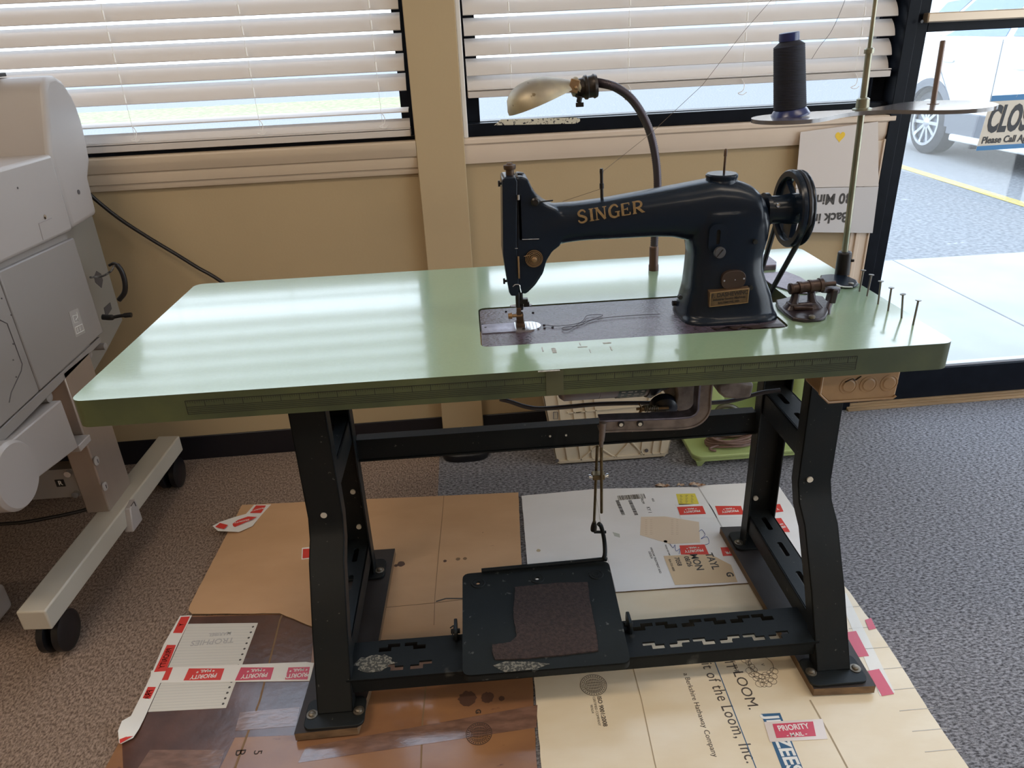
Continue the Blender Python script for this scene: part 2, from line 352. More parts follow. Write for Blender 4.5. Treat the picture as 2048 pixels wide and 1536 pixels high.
zs2 = [1.1085 + .0478 * i for i in range(22)]
ob = blind('white slatted blind raised a little above the sill of the right window', -.044, 1.118, -.012, zs2, [(1.064, 62)], 1.034, [UW(1018, 80)[0], UW(1255, 70)[0], UW(1487, 60)[0], UW(1715, 70)[0]], 54, W(.5, 0, 1.034), 1.048)
# ------------------------------------------------------------------ sewing table
TW, TD, TZ, TT = 1.219, .5186, .76, .040
M_top = mat('green laminate top', (.25, .36, .24), .20, var=.05, vscale=220, vdet=2, spec=.6, coat=.75, cr_=.085, bump=.09, bscale=60, stretch=(1, 3, 1))
M_edge = mat('olive painted edge band', (.080, .095, .040), .42, col2=(.045, .058, .030), var=.3, vscale=9, bump=.1, bscale=80)
M_iron = mat('dark green-black enamel iron', (.007, .010, .012), .42, col2=(.013, .014, .014), var=.3, vscale=7, spec=.2, bump=.12, bscale=90, spots=(130, .70, (.10, .10, .09)))
M_bolt = mat('worn steel bolt', (.22, .19, .15), .4, .8, var=.3, vscale=90)
M_ink = mat('black printing ink', (.012, .012, .010), .6)
T = thing('sewing_table', (0, 0, 0), 'long industrial sewing table with green top, yardstick edge and dark iron stand', 'table')
b = MB()
outer = rrect(-TW / 2, TW / 2, -TD / 2, TD / 2, .018)
BX0, BX1, BY0, BY1 = -.056, .412, -.163, .010
hole = rrect(BX0, BX1, BY0, BY1, .012)
slot = rrect(.424, .462, -.052, .075, .004)
plate(b, outer, [hole, slot], TZ - TT, TZ)
top = b.build('tabletop', [M_top, M_edge], T, bevel=.0015)
# dark liner inside the machine cut-out
# printed yardstick
r = MB(); yf = -TD / 2; fy0, fy1 = yf - .0003, yf + .0005
x0, x1 = U(369, 800, 'y', yf).x, U(1715, 712, 'y', yf).x
zt = TZ - .0105
r.box(x0, x1, fy0, fy1, zt - .0004, zt + .0004)
for k in range(5): r.box(x0, x1, fy0, fy1, zt - .0095 - k * .0027 - .0003, zt - .0095 - k * .0027 + .0003)
r.box(x0 - .0004, x0 + .0004, fy0, fy1, zt - .0205, zt); r.box(x1 - .0004, x1 + .0004, fy0, fy1, zt - .0205, zt)
n = int((x1 - x0) / .0254)
for i in range(n + 1):
    xx = x0 + i * .0254
    if i: r.box(xx - .0004, xx + .0004, fy0, fy1, zt - .0095, zt)
    for j in range(1, 8):
        if xx + j * .003175 < x1: r.box(xx + j * .003175 - .00017, xx + j * .003175 + .00017, fy0, fy1, zt - (.0052 if j == 4 else .0036), zt)
r.build('printed_yardstick', M_ink, T, flat=True)
# strip of old tape over the yardstick
xa, xb = U(1092, 760, 'y', yf).x, U(1127, 757, 'y', yf).x
MB().box(xa, xb, yf - .0008, yf, TZ - TT + .001, TZ - .002).build('tape_patch', mat('aged tape', (.082, .085, .045), .38), T)
# tape scraps on the top in front of the machine
M_res = mat('torn tape residue', (.36, .34, .28), .4, var=.5, vscale=200)
for (a, c_, w_, h_) in ((1085, 699, .0016, .016), (1108, 701, .006, .018), (1165, 694, .014, .0022), (1160, 688, .0012, .01), (1214, 686, .012, .004), (1222, 697, .0015, .014), (1098, 742, .03, .004), (1180, 702, .001, .012)):
    p = U(a, c_, 'z', TZ); st = MB(); st.box(p.x - w_ / 2, p.x + w_ / 2, p.y - h_ / 2, p.y + h_ / 2, TZ, TZ + .0004); st.build('tape_residue', M_res, T, flat=True)
# chips along the right edge
# ---- stand
LX = (-.377, .588); HW = .0335
def front_leg(xc, sgn):
    b = MB()
    path = [(-.166, .034), (-.100, .172), (-.035, .285), (.000, .315), (.016, .352), (.024, TZ - TT - .004)]
    P = [Vector((0, y, z)) for y, z in path]; m = []
    for i, p in enumerate(P):
        d0 = (P[i] - P[i - 1]).normalized() if i else (P[1] - P[0]).normalized(); d1 = (P[i + 1] - P[i]).normalized() if i < len(P) - 1 else d0
        t = (d0 + d1).normalized(); m.append(Vector((0, -t.z, t.y)))          # outward (towards the viewer) normal
    th, dp = .004, .032
    # front web
    for (xa, xb, da, db) in ((xc - HW, xc + HW, 0, th), (xc - HW, xc - HW + th, 0, dp), (xc + HW - th, xc + HW, 0, dp)):
        rings = []
        for p, n_ in zip(P, m):
            a = p - n_ * 0; rings.append([Vector((xa, 0, 0)) + a - n_ * da, Vector((xb, 0, 0)) + a - n_ * da, Vector((xb, 0, 0)) + a - n_ * db, Vector((xa, 0, 0)) + a - n_ * db])
        b.loft(rings)
    b.build('leg', M_iron, T, bevel=.0015)
def hole_disc(px, py, y, rad=.0065):
    p = U(px, py, 'y', y); return p
FOOTZ = .026
for k, xc in enumerate(LX):
    front_leg(xc, 1)
    # rear leg: straight channel
    b = MB(); yr = .262
    b.box(xc - HW, xc + HW, yr - .004, yr, FOOTZ + .004, TZ - TT); b.box(xc - HW, xc - HW + .004, yr - .034, yr, FOOTZ + .004, TZ - TT); b.box(xc + HW - .004, xc + HW, yr - .034, yr, FOOTZ + .004, TZ - TT)
    b.build('leg', M_iron, T, bevel=.0012)
    # foot plates with bolts
    for (ya, yb) in ((-.196, -.128), (.215, .285)):
        f = MB(); f.prism(rrect(xc - .056, xc + .056, ya, yb, .014), 'z', FOOTZ, FOOTZ + .006); fp = f.build('foot_plate', M_iron, T, bevel=.001)
        for dx in (-.044, .044):
            yy = ya + .020 if ya < 0 else yb - .045
            q = MB(); q.lathe((xc + dx, yy + (.012 if ya < 0 else 0), FOOTZ + .006), Z, [(0, .0105), (.0015, .0105), (.002, .007), (.005, .006), (.0065, .003)], 18); q.build('bolt', M_bolt, fp)
    # upper and lower side rails (angle iron with slots), inboard face towards the middle
    xi = xc + (.016 if k == 0 else -.030); xo = xi + .004
    for (y0, z0, y1, z1, h, nm) in ((.030, .395, .258, .395, .055, 'side_rail'), (-.120, .070, .258, .070, .045, 'lower_side_rail')):
        s = MB(); xa, xb = xc - .029, xc + .029
        slots = []
        if nm == 'side_rail': slots = [rrect(xc - .010, xc + .002, .075, .125, .005), rrect(xc - .010, xc + .002, .165, .215, .005)]
        else: slots = [rrect(xc - .004, xc + .008, yy, yy + .05, .005) for yy in (-.02, .08, .175)]
        plate(s, [(xa, y0), (xb, y0), (xb, y1), (xa, y1)], slots, z0 + h - .004, z0 + h)
        s.mi = [0] * len(s.mi)
        s.box(xa, xa + .004, y0, y1, z0, z0 + h); s.box(xb - .004, xb, y0, y1, z0, z0 + h)
        s.build(nm, M_iron, T, bevel=.001)
# bright holes in the legs
M_hole = mat('pale bolt end', (.62, .58, .5), .5)
for (px, py, y) in ((648, 1029, .0185), (1619, 958, .0170)):
    p = U(px, py, 'y', y); q = MB(); q.cyl(p + Vector((0, -.0035, 0)), p + Vector((0, .0005, 0)), .0062, 16); q.build('rivet', M_hole, T)
for (px, py) in ((1511, 996), (718, 1053), (706, 983)):
    p = U(px, py, 'y', .257); q = MB(); q.cyl(p - Vector((0, .003, 0)), p + Vector((0, .001, 0)), .006, 16); q.build('rivet', M_hole, T)
# long rear stretcher
b = MB(); b.box(LX[0] + .0325, LX[1] - .0325, .249, .253, .338, .386); b.box(LX[0] + .0325, LX[1] - .0325, .249, .277, .384, .388); b.box(LX[0] + .0325, LX[1] - .0325, .245, .277, .334, .338)
b.build('stretcher', M_iron, T, bevel=.001)
for px, py in ((1100, 872), (1132, 870), (1265, 861)):
    p = U(px, py, 'y', .249); q = MB(); q.cyl(p - Y * .002, p + Y * .0005, .0024, 12); q.build('rivet', M_hole, T)
# treadle bar: pressed channel with stepped slots
b = MB(); bz = .088; ya, yb = -.142, -.046; xa, xb = LX[0] + .024, LX[1] - .024
def zslot(x, y, flip):
    s = -1 if flip else 1
    pts = [(-.020, -.010), (.005, -.010), (.005, .0), (.022, .0), (.022, .009), (-.003, .009), (-.003, .001), (-.020, .001)]
    return [(x + s * px_, y + py_) for px_, py_ in pts] if not flip else [(x - px_, y + py_) for px_, py_ in pts][::-1]
sl = []
xs_ = [-.278, -.225, .232, .282, .332, .382, .432, .480]
for i, xx in enumerate(xs_): sl.append(zslot(xx, yb - .020, i % 2)); sl.append(zslot(xx + .012, ya + .026, (i + 1) % 2))
plate(b, [(xa, ya), (xb, ya), (xb, yb), (xa, yb)], sl, bz - .004, bz); b.mi = [0] * len(b.mi)
b.box(xa, xb, ya, ya + .004, bz - .032, bz - .002); b.box(xa, xb, yb - .004, yb, bz - .032, bz - .002)
M_bar = mat('enamel iron with dried lint', (.008, .010, .011), .5, spec=.14, spots=(9, .62, (.05, .052, .048)), bump=.15, bscale=90)
b.build('treadle_bar', M_bar, T, bevel=.001)
# lint patch left on the bar
M_lint = mat('dried lint and dust', (.045, .045, .04), .95, spots=(190, .50, (.17, .16, .13)), bump=.8, bscale=300)
p = U(750, 1325, 'z', bz + .0005)
q = MB(); rn = random.Random(3); q.add([Vector((p.x + (.030 + rn.uniform(-.010, .006)) * math.cos(a * .3) * 1.3, p.y + (.022 + rn.uniform(-.008, .004)) * math.sin(a * .3), bz + .0006)) for a in range(21)] , [tuple(range(21))]); q.build('lint', M_lint, T)
# ---- treadle pedal
PD = thing('foot_pedal', (.03, -.04, bz), 'flat dark treadle pedal with worn brown grip pad under the sewing table', 'pedal')
M_ped = mat('dark pedal enamel', (.014, .017, .018), .6, spec=.14, spots=(60, .66, (.07, .075, .072)), bump=.12, bscale=120, var=.2)
zl = lambda y: .112 + (y + .185) * .02 / .30
b = MB()
def pm(x, y, z): return Vector((x, y, zl(y) + z))
pa = [U(925, 1352, 'z', .112), U(1262, 1325, 'z', .112), U(1217, 1122, 'z', .130), U(925, 1148, 'z', .130)]
x0, x1, y0, y1 = -.131, .187, -.188, .088
outer = [(pa[0].x, pa[0].y), (pa[1].x, pa[1].y), (pa[2].x, pa[2].y), (pa[3].x, pa[3].y)]
def round_poly(P, r, n=5):
    out = []
    for i in range(len(P)):
        a, c_, d = Vector((*P[i - 1], 0)), Vector((*P[i], 0)), Vector((*P[(i + 1) % len(P)], 0))
        u, v = (a - c_).normalized(), (d - c_).normalized(); p0, p1 = c_ + u * r, c_ + v * r
        for k in range(n + 1):
            t = k / n; q = p0 * (1 - t) ** 2 + c_ * 2 * t * (1 - t) + p1 * t * t; out.append((q.x, q.y))
    return out
hs = [[(c.x + .0045 * math.cos(a), c.y + .0045 * math.sin(a)) for a in [2 * math.pi * i / 12 for i in range(12)]] for c in (U(956, 1166, 'z', .128), U(1074, 1156, 'z', .129))]
op = round_poly(outer, .016)
plate(b, op, hs, -.004, 0, pm); b.mi = [0] * len(b.mi)
b.loft([[pm(x, y, 0) for x, y in op], [pm(x, y, -.016) for x, y in op]], cap=False)
b.build('pedal_plate', M_ped, PD, bevel=.002)
for c in (U(956, 1166, 'z', .128), U(1074, 1156, 'z', .129), U(1192, 1148, 'z', .129)):
    b = MB(); b.lathe(pm(c.x, c.y, -.0005), Z, [(0, .016), (.0017, .0148), (.0015, .012), (.0008, .0118), (.0008, .0095), (.0015, .0092), (.0012, .0055), (0, .0050)], 28); b.f = b.f[:-2]; b.mi = b.mi[:-2]; b.build('boss', M_ped, PD)
# raised inner ledge
ledge = MB(); q = [U(985, 1190, 'z', .127), U(1175, 1172, 'z', .127), U(1205, 1300, 'z', .116), U(985, 1320, 'z', .116)]
# rubber pad, ragged
padpx = [(1030, 1180), (1110, 1172), (1175, 1170), (1182, 1215), (1192, 1260), (1197, 1298), (1120, 1307), (1040, 1314), (990, 1316), (983, 1302), (985, 1288), (1020, 1283), (1034, 1272), (1031, 1255), (1027, 1232), (1029, 1205)]
rn = random.Random(5); P = [U(a, c, 'z', .121) for a, c in padpx]; pp = []
for i in range(len(P)):
    a, c = P[i], P[(i + 1) % len(P)]; k = max(2, int((c - a).length / .006))
    for j in range(k):
        t = j / k; e = .0012 if 7 <= i else .0005; q = a.lerp(c, t); pp.append((q.x + rn.uniform(-e, e), q.y + rn.uniform(-e, e)))
b = MB(); plate(b, pp, [], 0, .0028, pm); b.mi = [0] * len(b.mi)
b.build('rubber_pad', mat('crumbling brown rubber', (.050, .030, .026), .95, col2=(.022, .014, .013), var=.5, vscale=160, bump=1., bscale=420), PD)
b = MB(); rn = random.Random(2); P = [U(a, c, 'z', .116) for a, c in ((985, 1330), (1010, 1322), (1060, 1322), (1100, 1326), (1070, 1336), (1010, 1342))]
plate(b, [(p.x, p.y) for p in P], [], 0.0002, .0008, pm); b.mi = [0] * len(b.mi); b.build('lint', M_lint, PD)
# rear crank rod of the pedal and its hinges
b = MB()
pr = [U(963, 1141, 'z', .136), U(1190, 1120, 'z', .138), U(1208, 1115, 'z', .145), U(1209, 1085, 'y', .105), U(1203, 1055, 'y', .105), U(1197, 1047, 'y', .105)]
b.tube(smooth_path(pr, 5), .0048, 10); b.cyl(U(1188, 1064, 'y', .105), U(1212, 1064, 'y', .105), .0032)
b.build('crank_rod', M_iron, PD)
for (px, py) in ((912, 1262), (1258, 1248)):
    b = MB(); p = U(px, py, 'z', .10); s = -1 if px < 1000 else 1
    b.prism(rrect(p.y - .022, p.y + .022, bz + .0005, bz + .030, .010), 'x', p.x - .003, p.x + .003); b.cyl(p + X * -.010, p + X * .008, .005); b.build('hinge_bracket', M_iron, PD, bevel=.001)
b = MB()
b.tube(smooth_path([U(905, 1270, 'z', .11), U(908, 1252, 'z', .118), U(900, 1256, 'z', .116)]), .0014, 6)
b.build('hinge_clip', M_iron, PD)
# ---- wooden foot boards
M_board = mat('dark stained foot board', (.030, .022, .020), .55, var=.4, vscale=6, stretch=(1, .3, 1), bump=.2, bscale=70)
M_boardl = mat('raw wood edge', (.20, .12, .06), .7, var=.5, vscale=30, stretch=(1, .3, 3))
def board(pxs, lab, x0, x1, cuty=None):
    b = MB(); P = [(U(a, c, 'z', .0255).x, U(a, c, 'z', .0255).y) for a, c in pxs]
    plate(b, P, [], .0075, .0255); return tag(b.build('foot_board', [M_board, M_boardl], None, bevel=.001), lab, 'board', 'wooden boards under the table feet')
board([(588, 1468), (715, 1455), (740, 1375), (790, 1097), (716, 1102), (690, 1120)], 'dark painted wooden board under the left legs of the sewing table', 0, 0)
board([(1628, 1378), (1752, 1372), (1560, 1050), (1440, 1054)], 'dark painted wooden board under the right legs of the sewing table', 0, 0)
# ---- switch box under the right end
J = thing('outlet_box', (.575, -.13, .72), 'tan metal outlet box with round knockouts under the right end of the table', 'box')
M_j = mat('tan enamelled box', (.40, .25, .12), .5, col2=(.30, .18, .09), var=.3, vscale=14, bump=.15, bscale=90)
yj = -.158
zA, zB = TZ - TT - .001, U(1800, 790, 'y', yj).z - .004
xA, xB = U(1645, 750, 'y', yj).x, U(1803, 745, 'y', yj).x
b = MB(); prof = [(xA, zA), (xB, zA), (xB - .002, zB + .004), (xB - .006, zB), (xA + .016, zB), (xA, zB + .016)]
b.prism(prof[::-1], 'y', yj, yj + .055); b.build('box_body', M_j, J, bevel=.004, seg=3)
b = MB(); b.tube([Vector((x, yj - .0006, z)) for x, z in prof[2:] + [prof[0]]], .0022, 6); b.build('rim', M_j, J)
for px, py in ((1697, 772), (1737, 769), (1778, 766)):
    p = U(px, py, 'y', yj); q = MB(); q.lathe(p, -Y, [(-.001, .0145), (.0006, .0145), (.0008, .0125), (.0002, .0122), (.0004, .010), (.0012, .009), (.0012, .0)], 28); q.build('knockout', M_j, J)
b = MB(); b.tube(smooth_path([U(1690, 764, 'y', yj) - Y * .001, U(1705, 757, 'y', yj) - Y * .001, U(1710, 760, 'y', yj) - Y * .001, U(1722, 752, 'y', yj) - Y * .001]), .0008, 5); b.build('ink_scribble', M_ink, J)
# ---- nails
M_nail = mat('steel nail', (.20, .19, .17), .35, .8)
nl = [((1719, 583), (1727, 540)), ((1734, 592), (1743, 549)), ((1756, 608), (1762, 562)), ((1776, 622), (1783, 575)), ((1803, 636), (1806, 588)), ((1826, 650), (1837, 600))]
words = ['nail standing in the green top, rearmost of the row of six at the right edge', 'nail standing in the green top, second of six from the rear', 'nail standing in the green top, third of six from the rear', 'nail standing in the green top, third of six from the front', 'nail standing in the green top, second of six from the front', 'nail standing in the green top, frontmost of the row of six at the right edge']
for ((a, c), (hx, hy)), lab in zip(nl, words):
    p = U(a, c, 'z', TZ); h = U(hx, hy, 'y', p.y + .002); dv = (h - p).normalized()
    b = MB(); b.lathe(p - dv * .006, dv, [(0, .0015), ((h - p).length + .006 - .0015, .0015), ((h - p).length + .006 - .001, .0042), ((h - p).length + .006, .0042)], 12)
    tag(b.build('nail', M_nail), lab, 'nail', 'nails in the table top')
# ------------------------------------------------------------------ sewing machine head
YM = -.080
M_jap = mat('black-blue japanned casting', (.005, .010, .020), .27, col2=(.006, .011, .021), var=.3, vscale=5, spec=.26, coat=.06, bump=.10, bscale=45)
M_bed = mat('worn purple-grey bed enamel', (.070, .055, .075), .26, spots=(170, .60, (.022, .016, .020)), col2=(.05, .036, .046), var=.3, vscale=30, bump=.35, bscale=200, spec=.6)
M_rust = mat('rusted steel', (.085, .050, .030), .5, .5, var=.5, vscale=90)
M_steel = mat('polished steel', (.72, .74, .78), .16, .9)
M_brass = mat('dull brass', (.30, .19, .10), .42, .6, var=.3, vscale=60)
M_gold = mat('gold leaf lettering', (.34, .22, .10), .45, .3, var=.3, vscale=200)
M_dk = mat('blackened steel', (.02, .018, .018), .35, .5)
S = thing('sewing_machine', (.17, YM, TZ), 'dark blue-black cast sewing machine head with gold lettering set in the green table', 'sewing machine')
def zx(px, py, y=YM): p = U(px, py, 'y', y); return (p.x, p.z)
def interp(pts, x):
    pts = sorted(pts)
    if x <= pts[0][0]: return pts[0][1]
    for (a, fa), (b, fb) in zip(pts, pts[1:]):
        if x <= b: return fa + (fb - fa) * (x - a) / (b - a)
    return pts[-1][1]
def sring_x(x, zc, hz, yc, hy, e=2.6, n=28):
    r = []
    for k in range(n):
        a = 2 * math.pi * k / n; c, s = math.cos(a), math.sin(a)
        r.append(Vector((x, yc + hy * math.copysign(abs(c) ** (2 / e), c), zc + hz * math.copysign(abs(s) ** (2 / e), s))))
    return r
def sring_z(z, xc, hx, yc, hy, e=3.0, n=32):
    r = []
    for k in range(n):
        a = 2 * math.pi * k / n; c, s = math.cos(a), math.sin(a)
        r.append(Vector((xc + hx * math.copysign(abs(c) ** (2 / e), c), yc + hy * math.copysign(abs(s) ** (2 / e), s), z)))
    return r
topl = [zx(*p) for p in ((1056, 362), (1068, 384), (1082, 399), (1104, 407), (1150, 404), (1203, 397), (1302, 379), (1360, 368), (1428, 355), (1470, 358), (1497, 367), (1513, 380), (1524, 396), (1530, 415))]
botl = [zx(*p) for p in ((1050, 540), (1080, 530), (1092, 508), (1104, 492), (1125, 484), (1160, 479), (1189, 477), (1302, 471), (1343, 471.5), (1365, 477), (1530, 470))]
body = MB(); rings = []
xs = [zx(1060, 450)[0] + (zx(1529, 420)[0] - zx(1060, 450)[0]) * i / 40 for i in range(41)]
for i, x in enumerate(xs):
    zt_, zb_ = interp(topl, x), interp(botl, x); t = i / 40
    hy = .026 + .014 * t
    if t > .93: hy *= math.sqrt(max(.05, 1 - ((t - .93) / .085) ** 2))
    rings.append(sring_x(x, (zt_ + zb_) / 2, (zt_ - zb_) / 2, YM, hy))
body.loft(rings)
# pillar
lf = [(z, x) for x, z in (zx(*p) for p in ((1354, 638), (1357, 618), (1361, 600), (1369, 570), (1374, 526), (1375.5, 499), (1372, 482)))]
rt = [(z, x) for x, z in (zx(*p) for p in ((1539, 630), (1537, 600), (1533, 577), (1524, 553), (1517.5, 530), (1519, 499), (1528, 471), (1533, 440), (1529, 412)))]
rings = []; z0 = TZ - .004; z1 = zx(1529, 412)[1]
for i in range(31):
    z = z0 + (z1 - z0) * i / 30; t = i / 30
    xl, xr = interp(lf, z), interp(rt, z); hy = .052 - .012 * min(1, t * 1.8)
    if t < .12: hy += .004 * (1 - t / .12)
    rings.append(sring_z(z, (xl + xr) / 2, (xr - xl) / 2, YM, hy, 3.4))
body.loft(rings)
# foot flange
xl, xr = interp(lf, z0), interp(rt, z0)
body.loft([sring_z(z, (xl + xr) / 2, (xr - xl) / 2 + e, YM, .055 + e, 4.2) for z, e in ((TZ - .006, .0015), (TZ + .002, .0012), (TZ + .007, -.002))])
# head (behind the face plate)
hp = [zx(*p) for p in ((1029, 350), (1040, 347), (1053, 352), (1063, 374), (1075, 392), (1090, 404), (1110, 412), (1128, 440), (1116, 484), (1101, 495), (1090, 513), (1083, 538), (1067, 562), (1050, 578), (1036, 578), (1028, 560))]
hb = MB(); hb.prism(hp, 'y', YM - .026, YM + .026); body.v, body.f, body.mi = body.v, body.f, body.mi; body.add(hb.v, hb.f)
o = body.build('casting', M_jap, S, flat=True)
rm = o.modifiers.new('r', 'REMESH'); rm.mode = 'VOXEL'; rm.voxel_size = .0021
sm = o.modifiers.new('s', 'SMOOTH'); sm.factor = .6; sm.iterations = 9
dg = bpy.context.evaluated_depsgraph_get(); dg.update(); me2 = bpy.data.meshes.new_from_object(o.evaluated_get(dg)); o.modifiers.clear(); o.data = me2
for p in me2.polygons: p.use_smooth = True
if not me2.materials: me2.materials.append(M_jap)
# face plate at the needle end
fp = [zx(*p) for p in ((1002.5, 353), (1006, 350), (1028, 349), (1032, 356), (1031, 480), (1035, 540), (1035, 577), (1030, 581), (1020, 581), (1016, 574), (1010, 540), (1004, 500))]
b = MB(); b.prism(fp, 'y', YM - .0275, YM + .0275); b.build('face_plate', M_jap, S, bevel=.005, seg=4)
for px, py in ((1001.5, 367), (1011.5, 562)):
    b = MB(); p = U(px, py, 'y', YM); b.lathe(p - X * .004, X, [(0, .0045), (.003, .0045), (.003, .002), (.008, .002)], 14); b.build('plate_screw', M_dk, S)
# take-up slot
xs0, zs0 = zx(1034, 383); xs1, zs1_ = zx(1042, 470)
b = MB(); b.prism(rrect(xs0, xs1 - .001, zs1_, zs0, .003), 'y', YM - .0282, YM - .020); b.build('take_up_slot', mat('dark slot', (.003, .003, .004), .7), S)
b = MB(); p = U(1037, 394, 'y', YM - .03); b.tube([p - Z * .004, p + Z * .003], .002, 8); b.build('take_up_lever', M_steel, S)
p = U(1037.5, 535, 'y', YM - .0285)
b = MB(); b.box(p.x - .0013, p.x + .0013, p.y - .0012, p.y + .001, p.z - .017, p.z + .017); b.build('thread_guide', M_brass, S, bevel=.0005)
p = U(1030, 497, 'y', YM - .0285); q = U(1062, 478, 'y', YM - .027)
b = MB(); b.tube([q - X * .013, q + X * .012 - Z * .0007], .0006, 5); b.cyl(p, p + X * .004, .0006); b.build('scratch_line', M_steel, S)
# presser adjusting screw on top
p = U(1020, 352, 'y', YM)
b = MB(); b.lathe(p - Z * .004, Z, [(0, .0085), (.004, .0085), (.005, .0062), (.013, .006), (.0135, .0085), (.0165, .0092), (.0195, .009), (.0205, .005), (.0225, .004)], 22); b.build('pressure_screw', M_rust, S)
p = U(1041, 347, 'y', YM); b = MB(); b.lathe(p - Z * .001, Z, [(0, .005), (.0018, .005), (.0025, .003)], 14); b.build('oil_plug', M_dk, S)
# screw with spring clip on the shoulder
p = U(1070, 403, 'y', YM - .026); b = MB(); b.lathe(p, -Y, [(-.004, .0065), (.004, .0062), (.006, .004)], 16); b.tube([p + X * .004 - Z * .001, p + X * .026 + Z * .0], .0012, 6); b.build('thread_eyelet', M_dk, S)
# tension dial
p = U(1068, 517, 'y', YM - .0275)
b = MB(); b.lathe(p, -Y, [(-.003, .0135), (.001, .0135), (.0012, .011), (.003, .0105), (.0035, .008)], 30); b.build('tension_discs', M_dk, S)
b = MB()
for rr, dd in ((.0125, .0012), (.0105, .0025), (.0082, .004), (.006, .0055)): b.ring(p - Y * dd, X, Z, rr, .0011, .0008, 36)
b.lathe(p, -Y, [(.003, .0045), (.0075, .0045), (.008, .003), (.0085, .002), (.010, .002)], 20); b.tube([p - Y * .003 - X * .015 + Z * .005, p - Y * .003 - X * .005 + Z * .006, p - Y * .003 + Z * .009], .0006, 5)
b.build('tension_spring', M_brass, S)
# thread pins on the arm and the cap over the pillar
def pin(px, pyb, pyt, nm='thread_pin', r=.0024):
    a = U(px, pyb, 'y', YM); c = U(px - 1, pyt, 'y', YM); b = MB(); L_ = (c - a).length
    b.lathe(a - Z * .004, (c - a), [(0, r), (L_ * .45, r), (L_ * .46, r * 1.35), (L_ * .62, r * 1.35), (L_ * .63, r), (L_ * .9, r), (L_, r * 1.2), (L_ + .004, r)], 10); return b.build(nm, M_dk, S)
pin(1204, 400, 337)
p = U(1443, 358, 'y', YM)
b = MB(); b.lathe(p - Z * .006, Z, [(0, .0235), (.004, .0235), (.0055, .0225), (.0075, .0225), (.009, .0235), (.0125, .0235), (.0145, .0215), (.0145, .006)], 36); b.build('oil_cap', M_jap, S)
a = U(1448, 346, 'y', YM); c = U(1452, 296, 'y', YM); b = MB(); L_ = (c - a).length; b.lathe(a - Z * .003, c - a, [(0, .0017), (L_ * .75, .0017), (L_ * .76, .0024), (L_, .0024), (L_ + .002, .001)], 10); b.build('thread_pin', M_rust, S)
# regulator plate and thumb screw on the pillar
YP = YM - .0445
p = U(1436, 478, 'y', YP)
b = MB(); plate(b, rrect(p.x - .014, p.x + .013, p.z - .020, p.z + .022, .010), [rrect(p.x - .003, p.x + .003, p.z - .008, p.z + .014, .0028)], 0, .004, lambda x, y, z: Vector((x, YP + .003 - z, y))); b.mi = [0] * len(b.mi); b.build('regulator_plate', M_jap, S, bevel=.001)
MB().box(p.x - .004, p.x + .004, YP + .0015, YP + .003, p.z - .009, p.z + .015).build('regulator_slot', mat('slot dark', (.002, .002, .003), .8), S)
p = U(1437.5, 504, 'y', YP - .004)
b = MB(); b.lathe(p, -Y + X * .1, [(-.006, .004), (0, .004), (.0005, .0085), (.005, .0088), (.0062, .008), (.0064, .0)], 22); b.build('regulator_screw', mat('worn blued screw', (.10, .10, .11), .35, .6), S)
b = MB(); b.box(p.x - .007, p.x + .0065, p.y - .0070, p.y - .0062, p.z - .0006, p.z + .0006, Matrix.Translation(p) @ Matrix.Rotation(R(-50), 4, 'Y') @ Matrix.Translation(-p)); b.build('screw_slot', M_dk, S)
# badges
p = U(1467, 560, 'y', YM - .0475)
b = MB(); pts = [(p.x + .0185 * math.copysign(abs(math.cos(a)) ** .75, math.cos(a)), p.z + .0145 * math.copysign(abs(math.sin(a)) ** .75, math.sin(a))) for a in [2 * math.pi * i / 36 for i in range(36)]]
b.prism(pts, 'y', YM - .0485, YM - .038); bd = b.build('oval_badge', mat('dull brown badge', (.060, .038, .030), .45, .5, var=.2, vscale=50), S, bevel=.0005)
b = MB()
for dx, dz in ((-.0145, 0), (.0155, .0015), (.002, .0005)): b.cyl(Vector((p.x + dx, YM - .0490, p.z + dz)), Vector((p.x + dx, YM - .048, p.z + dz)), .0010 if dx < .01 and dx > -.01 else .0015, 10)
b.build('badge_rivet', M_steel, bd)
p = U(1458, 595, 'y', YM - .0505); tl = Matrix.Translation(p) @ Matrix.Rotation(R(-3), 4, 'Y') @ Matrix.Rotation(R(6), 4, 'X')
b = MB(); b.box(-.0305, .0305, -.001, .012, -.0125, .0125, tl); bd2 = b.build('name_plate', mat('brass dealer plate', (.16, .10, .055), .42, .5, var=.3, vscale=80), S, bevel=.0006)
rx, uz = tl.to_3x3() @ X, tl.to_3x3() @ Z; ny = tl.to_3x3() @ (-Y)
b = MB(); o_ = p + ny * .0011
b.text('F. DASHEW', .0092, o_ + uz * .006 - rx * .006, rx, uz, .0003, .0002, sx_=.92); b.text('INC.', .0092, o_ + uz * .006 + rx * .0225, rx, uz, .0003, .0002, sx_=.8)
b.text('Industrial Sewing Machines', .0055, o_ - uz * .001, rx, uz, .0003, .0001, sx_=.84); b.text('BALTIMORE, MD.', .0045, o_ - uz * .007, rx, uz, .0003, .0001)
b.build('plate_lettering', mat('dark etched lettering', (.02, .012, .01), .6), bd2, flat=True)
b = MB()
for zz in (-.0115, .0115): b.box(-.029, .029, -.0016, -.0008, zz - .0004, zz + .0004, tl)
for xx in (-.0292, .0292): b.box(xx - .0004, xx + .0004, -.0016, -.0008, -.0118, .0118, tl)
b.build('plate_border', M_gold, bd2)
